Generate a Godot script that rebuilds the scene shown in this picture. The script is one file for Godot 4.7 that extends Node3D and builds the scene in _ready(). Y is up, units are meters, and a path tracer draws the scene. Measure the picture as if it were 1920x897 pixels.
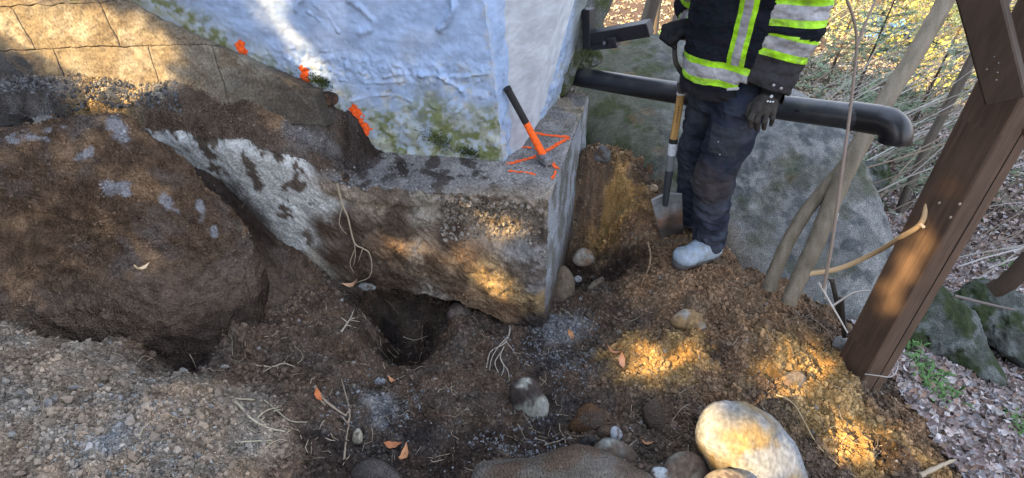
extends Node3D
# A dug-out foundation corner in the woods: white stucco wall on a concrete footing, boulders, soil, a worker with a shovel.

const F := 1048.0                       # focal length of the photograph, in its own pixels (1920 wide)
const PITCH := 36.0
const EYE := Vector3(0, 1.75, 0)
var fwd := Vector3(0, -sin(deg_to_rad(PITCH)), -cos(deg_to_rad(PITCH)))
var upv := Vector3(0, cos(deg_to_rad(PITCH)), -sin(deg_to_rad(PITCH)))
var sun_dir := Vector3(0.75, -0.50, -0.43).normalized()
var rng := RandomNumberGenerator.new()
var fb := FastNoiseLite.new()           # fractal
var sn := FastNoiseLite.new()           # single octave
var rg := FastNoiseLite.new()           # ridged
var M := {}
var used := {}

# soil and surface colours (linear); Y has sunlit warmth painted in
const COL := {
	"K": Color(0.060, 0.044, 0.036), "B": Color(0.145, 0.104, 0.077), "R": Color(0.28, 0.178, 0.108), "T": Color(0.36, 0.285, 0.215),
	"O": Color(0.52, 0.32, 0.13), "G": Color(0.27, 0.255, 0.245), "F": Color(0.105, 0.073, 0.053), "L": Color(0.19, 0.14, 0.115), "W": Color(0.60, 0.60, 0.57),
	"C": Color(0.38, 0.34, 0.28), "S": Color(0.38, 0.36, 0.34), "D": Color(0.085, 0.070, 0.062), "Y": Color(0.44, 0.30, 0.15),
}

# ------------------------------------------------------------------ measuring
func ray(px: float, py: float) -> Vector3:
	return Vector3((px - 960.0) / F, 0, 0) + upv * ((448.5 - py) / F) + fwd
func P(px: float, py: float, h: float) -> Vector3:      # where the line of sight meets height h
	var r := ray(px, py)
	return EYE + r * ((h - EYE.y) / r.y)
func Q(px: float, py: float, t: float) -> Vector3:      # at depth t
	return EYE + ray(px, py) * t
func W(px: float, py: float, at: Vector3, n: Vector3) -> Vector3:   # where it meets a plane
	var r := ray(px, py)
	return EYE + r * ((at - EYE).dot(n) / r.dot(n))
func N3(p: Vector3, f: float) -> float:
	return fb.get_noise_3d(p.x * f, p.y * f, p.z * f)
func S3(p: Vector3, f: float) -> float:
	return sn.get_noise_3d(p.x * f, p.y * f, p.z * f)
func R3(p: Vector3, f: float) -> float:
	return rg.get_noise_3d(p.x * f, p.y * f, p.z * f)

# ------------------------------------------------------------------ naming
func numbered(called: String) -> String:
	var k: int = used.get(called, 0)
	used[called] = k + 1
	return called if k == 0 else "%s_%03d" % [called, k]
func tag(o: Node3D, label: String, category: String, group := "", kind := "") -> Node3D:
	if label: o.set_meta("label", label)
	if category: o.set_meta("category", category)
	if group: o.set_meta("group", group)
	if kind: o.set_meta("kind", kind)
	return o
func thing(called: String, label: String, category: String, group := "", at := Vector3.ZERO) -> Node3D:
	var o := Node3D.new()
	o.name = numbered(called)
	add_child(o)
	o.position = at
	return tag(o, label, category, group)
func obj(called: String, mesh: Mesh, mat: Material, parent: Node3D = null) -> MeshInstance3D:
	var o := MeshInstance3D.new()
	o.mesh = mesh
	o.material_override = mat
	if parent == null:
		o.name = numbered(called)
		add_child(o)
	else:
		var k := 0
		for c in parent.get_children():
			if c.name == called or str(c.name).begins_with(called + "_0"): k += 1
		o.name = called if k == 0 else "%s_%03d" % [called, k]
		parent.add_child(o)
		var root: Node3D = parent
		while root.get_parent() != self: root = root.get_parent()
		o.position = Vector3.ZERO
		if parent == root: o.position = -root.position
	return o
func struct(called: String, mesh: Mesh, mat: Material) -> MeshInstance3D:
	var o := obj(called, mesh, mat)
	o.set_meta("kind", "structure")
	return o

# ------------------------------------------------------------------ mesh buffers
class MB:
	var v := PackedVector3Array()
	var n := PackedVector3Array()
	var c := PackedColorArray()
	var i := PackedInt32Array()
	func tube(path: Array, r0: float, r1: float, sides: int, col: Color, wob := 0.0) -> void:
		var m := path.size()
		if m < 2: return
		var base := v.size()
		var ref := Vector3.UP
		if absf((path[m - 1] - path[0]).normalized().y) > 0.9: ref = Vector3.RIGHT
		for k in m:
			var d: Vector3 = (path[mini(k + 1, m - 1)] - path[maxi(k - 1, 0)]).normalized()
			var a := d.cross(ref).normalized()
			var b := d.cross(a).normalized()
			var f := float(k) / (m - 1)
			var r := lerpf(r0, r1, f)
			for s in sides:
				var g := TAU * s / sides
				var q := a * cos(g) + b * sin(g)
				var rr := r * (1.0 + wob * sin(k * 2.3 + s * 1.9 + base))
				v.append(path[k] + q * rr)
				n.append(q)
				c.append(col)
		for k in m - 1:
			for s in sides:
				var s2 := (s + 1) % sides
				var p0 := base + k * sides + s
				var p1 := base + k * sides + s2
				i.append_array([p0, p0 + sides, p1, p1, p0 + sides, p1 + sides])
		for e in 2:
			var k: int = 0 if e == 0 else m - 1
			var ctr := v.size()
			var dd: Vector3 = (path[0] - path[1]).normalized() if e == 0 else (path[m - 1] - path[m - 2]).normalized()
			v.append(path[k]); n.append(dd); c.append(col)
			var st := v.size()
			for s in sides:
				v.append(v[base + k * sides + s]); n.append(dd); c.append(col)
			for s in sides:
				var s2 := (s + 1) % sides
				if e == 0: i.append_array([ctr, st + s, st + s2])
				else: i.append_array([ctr, st + s2, st + s])
	func flat(pts: Array, col: Color) -> void:          # a flat convex polygon
		var base := v.size()
		var nn: Vector3 = (pts[1] - pts[0]).cross(pts[2] - pts[0]).normalized() * -1.0
		for p in pts:
			v.append(p); n.append(nn); c.append(col)
		for k in range(1, pts.size() - 1):
			i.append_array([base, base + k, base + k + 1])
	func beam(a: Vector3, b: Vector3, w: float, h: float, side: Vector3, ch: float, col: Color) -> void:   # chamfered bar, w along side
		var d := (b - a).normalized()
		var x := (side - d * side.dot(d)).normalized()
		var y := d.cross(x).normalized()
		var pr := [Vector2(-w / 2 + ch, -h / 2), Vector2(w / 2 - ch, -h / 2), Vector2(w / 2, -h / 2 + ch), Vector2(w / 2, h / 2 - ch), Vector2(w / 2 - ch, h / 2), Vector2(-w / 2 + ch, h / 2), Vector2(-w / 2, h / 2 - ch), Vector2(-w / 2, -h / 2 + ch)]
		var rings := []
		var ks := [1.0 - 2.0 * ch / minf(w, h), 1.0, 1.0, 1.0 - 2.0 * ch / minf(w, h)]
		var at := [a, a + d * ch, b - d * ch, b]
		for r in 4:
			var ring := []
			for p in pr: ring.append(at[r] + x * (p.x * ks[r]) + y * (p.y * ks[r]))
			rings.append(ring)
		for r in 3:
			for k in 8:
				var k2 := (k + 1) % 8
				flat([rings[r][k], rings[r + 1][k], rings[r + 1][k2], rings[r][k2]], col)
		flat([rings[0][0], rings[0][1], rings[0][2], rings[0][3], rings[0][4], rings[0][5], rings[0][6], rings[0][7]], col)
		flat([rings[3][7], rings[3][6], rings[3][5], rings[3][4], rings[3][3], rings[3][2], rings[3][1], rings[3][0]], col)
	func ball(ctr: Vector3, r: Vector3, col: Color, rows := 8, segs := 12) -> void:
		var base := v.size()
		for a in rows + 1:
			for s in segs + 1:
				var th := PI * a / rows
				var ph := TAU * s / segs
				var q := Vector3(sin(th) * cos(ph), cos(th), sin(th) * sin(ph))
				v.append(ctr + q * r); n.append((q / r).normalized()); c.append(col)
		for a in rows:
			for s in segs:
				var p := base + a * (segs + 1) + s
				i.append_array([p, p + segs + 1, p + 1, p + 1, p + segs + 1, p + segs + 2])
	func grid(nu: int, nv: int, start: int) -> void:    # faces for nu x nv vertices already in v, row by row
		for b in nv - 1:
			for a in nu - 1:
				var p := start + b * nu + a
				i.append_array([p, p + 1, p + nu, p + 1, p + nu + 1, p + nu])
	func smooth() -> void:
		n = PackedVector3Array()
		n.resize(v.size())
		for k in range(0, i.size(), 3):
			var a := i[k]
			var b := i[k + 1]
			var e := i[k + 2]
			var q := (v[e] - v[a]).cross(v[b] - v[a])
			n[a] += q; n[b] += q; n[e] += q
		for k in n.size(): n[k] = n[k].normalized()
	func face(dir: Vector3, ctr = null) -> void:         # turn the surface so that it looks along dir, or away from a centre
		var s := 0.0
		for k in range(0, v.size(), 7): s += n[k].dot(dir if ctr == null else (v[k] - ctr).normalized())
		if s >= 0.0: return
		for k in range(0, i.size(), 3):
			var q := i[k]
			i[k] = i[k + 1]
			i[k + 1] = q
		for k in n.size(): n[k] = -n[k]
	func mesh() -> ArrayMesh:
		var arr := []
		arr.resize(Mesh.ARRAY_MAX)
		arr[Mesh.ARRAY_VERTEX] = v
		if n.size() == v.size(): arr[Mesh.ARRAY_NORMAL] = n
		if c.size() == v.size(): arr[Mesh.ARRAY_COLOR] = c
		arr[Mesh.ARRAY_INDEX] = i
		var m := ArrayMesh.new()
		m.add_surface_from_arrays(Mesh.PRIMITIVE_TRIANGLES, arr)
		return m

func clip_patch(b: MB, f: PackedFloat32Array, off: float, col: Color) -> MB:   # the part of a surface where f > 0, set proud by off
	var o := MB.new()
	for k in range(0, b.i.size(), 3):
		var t := [b.i[k], b.i[k + 1], b.i[k + 2]]
		if f[t[0]] <= 0.0 and f[t[1]] <= 0.0 and f[t[2]] <= 0.0: continue
		var pts := []
		for e in 3:
			var p: int = t[e]
			var q: int = t[(e + 1) % 3]
			if f[p] > 0.0: pts.append([b.v[p] + b.n[p] * off, b.n[p]])
			if (f[p] > 0.0) != (f[q] > 0.0):
				var w := f[p] / (f[p] - f[q])
				var nn := b.n[p].lerp(b.n[q], w).normalized()
				pts.append([b.v[p].lerp(b.v[q], w) + nn * off, nn])
		var base := o.v.size()
		for p in pts:
			o.v.append(p[0]); o.n.append(p[1]); o.c.append(col)
		for e in range(1, pts.size() - 1): o.i.append_array([base, base + e, base + e + 1])
	return o

func seg_dist(p: Vector3, a: Vector3, b: Vector3) -> float:
	var ab := b - a
	var t := clampf((p - a).dot(ab) / maxf(ab.length_squared(), 1e-9), 0.0, 1.0)
	return p.distance_to(a + ab * t)

func curve(pts: Array, per := 6) -> Array:              # smooth line through points
	var o := []
	var m := pts.size()
	for k in m - 1:
		var a: Vector3 = pts[maxi(k - 1, 0)]
		var b: Vector3 = pts[k]
		var c: Vector3 = pts[k + 1]
		var d: Vector3 = pts[mini(k + 2, m - 1)]
		for s in per: o.append(b.cubic_interpolate(c, a, d, float(s) / per))
	o.append(pts[m - 1])
	return o

# ------------------------------------------------------------------ fields: heights and colours spread from measured spots
class Field:
	var pts := []
	var wts := PackedFloat64Array()
	var mean := 0.0
	var x0 := 0.0
	var z0 := 0.0
	var step := 0.025
	var nx := 0
	var nz := 0
	var hs := PackedFloat32Array()
	var cs := PackedColorArray()
	func solve() -> void:
		var m := pts.size()
		mean = 0.0
		for p in pts: mean += p[0].y
		mean /= m
		var a := []
		for r in m:
			var row := PackedFloat64Array()
			row.resize(m + 1)
			for q in m:
				var dx: float = pts[r][0].x - pts[q][0].x
				var dz: float = pts[r][0].z - pts[q][0].z
				row[q] = sqrt(dx * dx + dz * dz + 0.0016)
			row[r] -= 0.004
			row[m] = pts[r][0].y - mean
			a.append(row)
		for k in m:
			var best := k
			for r in range(k + 1, m):
				if absf(a[r][k]) > absf(a[best][k]): best = r
			var sw: PackedFloat64Array = a[best]
			a[best] = a[k]
			a[k] = sw
			for r in range(k + 1, m):
				var row: PackedFloat64Array = a[r]
				var f: float = row[k] / sw[k]
				if f == 0.0: continue
				for q in range(k, m + 1): row[q] -= f * sw[q]
				a[r] = row
		wts.resize(m)
		for k in range(m - 1, -1, -1):
			var s: float = a[k][m]
			for q in range(k + 1, m): s -= a[k][q] * wts[q]
			wts[k] = s / a[k][k]
	func fill(xa: float, xb: float, za: float, zb: float, st: float, col: Dictionary) -> void:
		x0 = xa; z0 = za; step = st
		nx = int((xb - xa) / st) + 2
		nz = int((zb - za) / st) + 2
		hs.resize(nx * nz)
		cs.resize(nx * nz)
		var m := pts.size()
		var px := PackedFloat64Array()
		var pz := PackedFloat64Array()
		var pc := PackedColorArray()
		for p in pts:
			px.append(p[0].x); pz.append(p[0].z); pc.append(col[p[1]])
		for b in nz:
			for a in nx:
				var x := x0 + a * st
				var z := z0 + b * st
				var h := mean
				var sw := 0.0
				var sr := 0.0
				var sg := 0.0
				var sb := 0.0
				for k in m:
					var dx := px[k] - x
					var dz := pz[k] - z
					var d2 := dx * dx + dz * dz
					h += wts[k] * sqrt(d2 + 0.0016)
					var w := 1.0 / ((d2 + 0.0004) * (d2 + 0.0004))
					var c := pc[k]
					sw += w
					sr += w * c.r; sg += w * c.g; sb += w * c.b
				hs[b * nx + a] = h
				cs[b * nx + a] = Color(sr / sw, sg / sw, sb / sw)
	func h(x: float, z: float) -> float:
		var u := clampf((x - x0) / step, 0.0, nx - 1.001)
		var w := clampf((z - z0) / step, 0.0, nz - 1.001)
		var a := int(u)
		var b := int(w)
		u -= a; w -= b
		u = u * u * (3.0 - 2.0 * u) * 0.5 + u * 0.5
		w = w * w * (3.0 - 2.0 * w) * 0.5 + w * 0.5
		var k := b * nx + a
		return lerpf(lerpf(hs[k], hs[k + 1], u), lerpf(hs[k + nx], hs[k + nx + 1], u), w)
	func c(x: float, z: float) -> Color:
		var u := clampf((x - x0) / step, 0.0, nx - 1.001)
		var w := clampf((z - z0) / step, 0.0, nz - 1.001)
		var a := int(u)
		var b := int(w)
		var k := b * nx + a
		return cs[k].lerp(cs[k + 1], u - a).lerp(cs[k + nx].lerp(cs[k + nx + 1], u - a), w - b)

# ------------------------------------------------------------------ rocks: closed lumps with a measured outline, real thickness
func outline3(pts: Array, t: float) -> Array:
	var o := []
	for p in pts: o.append(Q(p[0], p[1], p[2] if p.size() > 2 else t))
	return o
func lump(out: Array, cen: Vector3, nrm: Vector3, front: float, back: float, power: float, segs: int, rows: int, amp: float, freq: float, shade: Callable) -> MB:
	var b := MB.new()
	var m := out.size()
	var total := rows * 2
	for r in total + 1:
		var th := PI * r / total
		var s := sin(th)
		var up := cos(th)
		var s2 := 1.0 if r == rows else s
		var lift := pow(maxf(1.0 - pow(s2, power), 0.0), 1.0 / power) * (front if up >= 0 else -back)
		for k in segs + 1:
			var g := float(k % segs) / segs * m
			var e := int(g)
			var q: Vector3 = out[e % m].cubic_interpolate(out[(e + 1) % m], out[(e - 1 + m) % m], out[(e + 2) % m], g - e)
			var p: Vector3 = cen + (q - cen) * s2 + nrm * lift
			var dir := (p - cen).normalized()
			p += dir * (N3(p, freq) * amp + R3(p, freq * 2.7) * amp * 0.45)
			b.v.append(p)
	b.grid(segs + 1, total + 1, 0)
	b.smooth()
	b.face(nrm, cen)
	for r in total + 1:                                  # weld the seam's shading
		var p := r * (segs + 1)
		var q := (b.n[p] + b.n[p + segs]).normalized()
		b.n[p] = q; b.n[p + segs] = q
	for p in segs + 1: b.n[p] = nrm; 
	for k in b.v.size(): b.c.append(shade.call(b.v[k], b.n[k]))
	return b
func two_tone(c1: Color, c2: Color, f: float, dirt: Color, amount: float) -> Callable:
	return func(p: Vector3, _n: Vector3) -> Color:
		var c := c1.lerp(c2, smoothstep(-0.25, 0.3, N3(p, f)))
		c = c.lerp(dirt, smoothstep(-0.12, 0.12, N3(p + Vector3(7, 3, 1), f * 0.8) + amount - 0.5))
		var g := 1.0 + 0.25 * S3(p, 160.0)
		return Color(c.r * g, c.g * g, c.b * g)
func stone(called: String, label: String, pts: Array, h: float, front: float, c1: Color, c2: Color, dirt: Color, amount: float, mat: String, amp := 0.12, group := "", power := 2.3) -> MeshInstance3D:
	var cx := 0.0
	var cy := 0.0
	for p in pts:
		cx += p[0]; cy += p[1]
	cx /= pts.size(); cy /= pts.size()
	var cen := P(cx, cy, h)
	var t := (cen - EYE).dot(fwd)
	var out := outline3(pts, t)
	var size := 0.0
	for q in out: size += q.distance_to(cen) / out.size()
	var nrm := (EYE - cen).normalized()
	var segs := clampi(int(size / 0.006), 20, 90)
	var b := lump(out, cen, nrm, size * front, size * 0.9, power, segs, segs / 4 + 3, size * amp * 1.35, 0.9 / size, two_tone(c1 * .86, c2 * .86, 0.8 / size, dirt, amount + .12))
	var o := obj(called, b.mesh(), M[mat])
	tag(o, label, "boulder" if called == "boulder" else "stone", group)
	return o

# ------------------------------------------------------------------ bodies: tapered capsules joined smoothly, meshed as surface nets
func nets(bones: Array, cell: float, k: float, cuts := []) -> MB:
	var lo := Vector3.ONE * 1e9
	var hi := -lo
	for e in bones:
		for q in 2:
			var r: float = e[2 + q]
			lo = lo.min(e[q] - Vector3.ONE * (r + cell * 3))
			hi = hi.max(e[q] + Vector3.ONE * (r + cell * 3))
	var nx := int((hi.x - lo.x) / cell) + 2
	var ny := int((hi.y - lo.y) / cell) + 2
	var nz := int((hi.z - lo.z) / cell) + 2
	var d := PackedFloat32Array()
	d.resize(nx * ny * nz)
	d.fill(1.0)
	for e in bones:
		var a: Vector3 = e[0]
		var b: Vector3 = e[1]
		var ra: float = e[2]
		var rb: float = e[3]
		var ab := b - a
		var l2 := maxf(ab.length_squared(), 1e-9)
		var pad := maxf(ra, rb) + k * 0.6 + cell * 2.5
		var l := ((a.min(b) - Vector3.ONE * pad - lo) / cell).floor().max(Vector3.ZERO)
		var m := ((a.max(b) + Vector3.ONE * pad - lo) / cell).ceil().min(Vector3(nx - 1, ny - 1, nz - 1))
		for z in range(int(l.z), int(m.z) + 1):
			for y in range(int(l.y), int(m.y) + 1):
				var row := (z * ny + y) * nx
				for x in range(int(l.x), int(m.x) + 1):
					var p := lo + Vector3(x, y, z) * cell - a
					var t := clampf(p.dot(ab) / l2, 0.0, 1.0)
					var dd := (p - ab * t).length() - (ra + (rb - ra) * t)
					var o := d[row + x]
					var hh := maxf(k - absf(o - dd), 0.0)
					d[row + x] = minf(o, dd) - hh * hh * 0.25 / k
	for c in cuts:
		var at: Vector3 = c[0]
		var nn: Vector3 = c[1]
		for z in nz:
			for y in ny:
				var row := (z * ny + y) * nx
				for x in nx:
					if d[row + x] < cell * 3:
						var rel := lo + Vector3(x, y, z) * cell - at
						if c.size() < 3 or rel.length() < c[2]: d[row + x] = maxf(d[row + x], rel.dot(nn))
	var b := MB.new()
	var id := PackedInt32Array()
	id.resize(nx * ny * nz)
	id.fill(-1)
	var off := [0, 1, nx, nx + 1, nx * ny, nx * ny + 1, nx * ny + nx, nx * ny + nx + 1]
	var cor := [Vector3(0, 0, 0), Vector3(1, 0, 0), Vector3(0, 1, 0), Vector3(1, 1, 0), Vector3(0, 0, 1), Vector3(1, 0, 1), Vector3(0, 1, 1), Vector3(1, 1, 1)]
	var edges := [[0, 1], [2, 3], [4, 5], [6, 7], [0, 2], [1, 3], [4, 6], [5, 7], [0, 4], [1, 5], [2, 6], [3, 7]]
	for z in nz - 1:
		for y in ny - 1:
			for x in nx - 1:
				var at := (z * ny + y) * nx + x
				if absf(d[at]) > cell * 2.2: continue
				var sum := Vector3.ZERO
				var cnt := 0
				for e in edges:
					var p := d[at + off[e[0]]]
					var q := d[at + off[e[1]]]
					if (p < 0.0) != (q < 0.0):
						sum += cor[e[0]].lerp(cor[e[1]], p / (p - q))
						cnt += 1
				if cnt:
					id[at] = b.v.size()
					b.v.append(lo + (Vector3(x, y, z) + sum / cnt) * cell)
	var st := [1, nx, nx * ny]
	for z in range(1, nz - 1):
		for y in range(1, ny - 1):
			for x in range(1, nx - 1):
				var at := (z * ny + y) * nx + x
				var p := d[at]
				if absf(p) > cell * 2.2: continue
				for ax in 3:
					var q := d[at + st[ax]]
					if (p < 0.0) == (q < 0.0): continue
					var u: int = st[(ax + 1) % 3]
					var w: int = st[(ax + 2) % 3]
					var i0 := id[at]
					var i1 := id[at - u]
					var i2 := id[at - u - w]
					var i3 := id[at - w]
					if i0 < 0 or i1 < 0 or i2 < 0 or i3 < 0: continue
					if p < 0.0: b.i.append_array([i0, i2, i1, i0, i3, i2])
					else: b.i.append_array([i0, i1, i2, i0, i2, i3])
	b.smooth()
	return b
func tint(b: MB, f: Callable) -> MB:
	b.c = PackedColorArray()
	for k in b.v.size(): b.c.append(f.call(b.v[k], b.n[k]))
	return b

# ------------------------------------------------------------------ materials
func noise_tex(freq: float, lo: float, hi: float, size := 512, kind := FastNoiseLite.TYPE_SIMPLEX_SMOOTH, oct := 4, sd := 1, bias := 0.5) -> NoiseTexture2D:
	var f := FastNoiseLite.new()
	f.noise_type = kind
	f.frequency = freq
	f.fractal_octaves = oct
	f.seed = sd
	var t := NoiseTexture2D.new()
	t.width = size
	t.height = size
	t.seamless = true
	t.noise = f
	var g := Gradient.new()
	g.set_color(0, Color(lo, lo, lo))
	g.set_color(1, Color(hi, hi, hi))
	g.add_point(bias, Color((lo + hi) / 2, (lo + hi) / 2, (lo + hi) / 2))
	t.color_ramp = g
	return t
func mat(called: String, rough: float, col: Texture2D = null, scale := 1.0, bump: Texture2D = null, cm := 0.0, tone := Color.WHITE, spec := 0.3) -> StandardMaterial3D:
	var m := StandardMaterial3D.new()
	m.resource_name = called
	m.vertex_color_use_as_albedo = true
	m.albedo_color = tone
	m.roughness = rough
	m.metallic_specular = spec
	m.uv1_triplanar = true
	m.uv1_world_triplanar = true
	m.uv1_scale = Vector3.ONE * scale
	if col: m.albedo_texture = col
	if bump:
		m.heightmap_enabled = true
		m.heightmap_texture = bump
		m.heightmap_scale = cm
	M[called] = m
	return m

# ================================================================== the scene
var G := Field.new()
var L := Field.new()
const CORNER := Vector3(0.157, 0.5, -2.0)               # footing, front right top corner
const WALL := Vector3(-0.037, 0.5, -2.327)              # wall corner where it meets the footing
const SIDE := Vector3(0.457, 0.5, -3.18)                # far end of the footing's right edge
const WEND := Vector3(0.319, 0.5, -3.229)

func _ready() -> void:
	rng.seed = 11
	fb.noise_type = FastNoiseLite.TYPE_SIMPLEX_SMOOTH; fb.frequency = 1.0; fb.fractal_octaves = 4; fb.seed = 3
	sn.noise_type = FastNoiseLite.TYPE_SIMPLEX_SMOOTH; sn.frequency = 1.0; sn.fractal_type = FastNoiseLite.FRACTAL_NONE; sn.seed = 9
	rg.noise_type = FastNoiseLite.TYPE_SIMPLEX_SMOOTH; rg.frequency = 1.0; rg.fractal_type = FastNoiseLite.FRACTAL_RIDGED; rg.fractal_octaves = 3; rg.seed = 5
	# camera
	var cam := Camera3D.new()
	cam.name = "camera"
	add_child(cam)
	cam.position = EYE
	cam.rotation_degrees = Vector3(-PITCH, 0, 0)
	cam.fov = rad_to_deg(2.0 * atan(448.5 / F))
	cam.near = 0.05
	cam.far = 400.0
	cam.current = true
	# sky, sun, exposure
	var env := Environment.new()
	env.background_mode = Environment.BG_SKY
	var sky := Sky.new()
	var sm := ProceduralSkyMaterial.new()
	sm.sky_top_color = Color(0.64, 0.69, 0.78)
	sm.sky_horizon_color = Color(0.88, 0.88, 0.88)
	sm.sky_curve = 0.18
	sm.ground_horizon_color = Color(0.45, 0.42, 0.38)
	sm.ground_bottom_color = Color(0.18, 0.15, 0.12)
	sm.sun_angle_max = 2.0
	sky.sky_material = sm
	env.sky = sky
	env.background_energy_multiplier = 1.0
	env.tonemap_mode = Environment.TONE_MAPPER_LINEAR
	env.tonemap_exposure = 5.6
	env.sdfgi_enabled = true
	env.ssao_enabled = true
	env.ssil_enabled = true
	var we := WorldEnvironment.new()
	we.name = "environment"
	we.environment = env
	add_child(we)
	var sun := DirectionalLight3D.new()
	sun.name = "sun"
	sun.light_energy = 1.5
	sun.light_color = Color(1.0, 0.86, 0.62)
	sun.light_angular_distance = 0.5
	sun.shadow_enabled = true
	add_child(sun)
	sun.look_at_from_position(Vector3.ZERO, sun_dir, Vector3.UP)

	materials()
	ground()
	footing()
	wall()
	old_concrete()
	boulders()
	steel_and_pipe()
	post()
	woods()
	worker()
	shovel()
	hammer()
	stones()
	roots()
	leaves_and_plants()
	clods()
	added_canopy()

func materials() -> void:
	var grain := noise_tex(0.045, 0.55, 1.0, 1024, FastNoiseLite.TYPE_SIMPLEX_SMOOTH, 5, 2)
	var crumb := noise_tex(0.035, 0.0, 1.0, 1024, FastNoiseLite.TYPE_SIMPLEX_SMOOTH, 6, 4)
	var speck := noise_tex(0.16, 0.2, 1.0, 1024, FastNoiseLite.TYPE_SIMPLEX_SMOOTH, 3, 6)
	var soft := noise_tex(0.012, 0.78, 1.0, 512, FastNoiseLite.TYPE_SIMPLEX_SMOOTH, 5, 8)
	var mott := noise_tex(0.03, 0.55, 1.0, 512, FastNoiseLite.TYPE_SIMPLEX_SMOOTH, 6, 21)
	mat("soil", 0.97, grain, 2.6, crumb, 1.6, Color.WHITE, 0.15)
	mat("clod", 0.97, grain, 6.0, null, 0, Color.WHITE, 0.15)
	mat("stucco", 0.85, soft, 1.3, noise_tex(0.02, 0, 1, 512, FastNoiseLite.TYPE_SIMPLEX_SMOOTH, 6, 12), 0.5, Color.WHITE, 0.3)
	mat("concrete", 0.93, grain, 1.5, speck, 0.5, Color.WHITE, 0.2)
	mat("granite", 0.88, speck, 0.9, speck, 0.6, Color.WHITE, 0.3)
	mat("cobble", 0.85, mott, 3.0, mott, 0.35, Color.WHITE, 0.35)
	mat("paint", 0.8, soft, 8.0, null, 0, Color.WHITE, 0.3)
	mat("bark", 0.95, grain, 5.0, noise_tex(0.05, 0, 1, 512, FastNoiseLite.TYPE_SIMPLEX_SMOOTH, 4, 14), 0.4, Color.WHITE, 0.15)
	mat("twig", 0.9, null)
	mat("pipe", 0.35, soft, 5.0, null, 0, Color.WHITE, 0.5)
	mat("steel", 0.5, soft, 6.0, null, 0, Color.WHITE, 0.5)
	mat("cloth", 0.92, noise_tex(0.25, 0.7, 1.0, 512, FastNoiseLite.TYPE_SIMPLEX_SMOOTH, 2, 16), 4.0, noise_tex(0.02, 0, 1, 512, FastNoiseLite.TYPE_SIMPLEX_SMOOTH, 4, 17), 0.5, Color.WHITE, 0.2)
	mat("tape", 0.6, soft, 6.0, noise_tex(0.015, 0, 1, 256, FastNoiseLite.TYPE_SIMPLEX_SMOOTH, 3, 18), 0.6, Color.WHITE, 0.5)
	mat("rubber", 0.7, soft, 6.0, null, 0, Color.WHITE, 0.35)
	var m := mat("leaf", 0.8, null)
	m.backlight_enabled = true
	m.backlight = Color(0.35, 0.35, 0.3)
	m.cull_mode = BaseMaterial3D.CULL_DISABLED
	# wood: long grain computed along the post
	var img := Image.create(256, 1024, false, Image.FORMAT_RGB8)
	for y in 1024:
		for x in 256:
			var g := fb.get_noise_3d(x * 0.06, y * 0.0025, 3.0) * 0.5 + sn.get_noise_3d(x * 0.35, y * 0.006, 9.0) * 0.25 + 0.2 * fb.get_noise_3d(x * 0.012, y * 0.008, 30.0)
			var k := clampf(0.80 + 0.34 * g, 0.3, 1.0)
			img.set_pixel(x, y, Color(k, k, k))
	var wt := ImageTexture.create_from_image(img)
	m = mat("wood", 0.72, wt, 1.0, wt, 0.25, Color.WHITE, 0.35)
	m.uv1_scale = Vector3(2.6, 1.0, 2.6)

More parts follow.
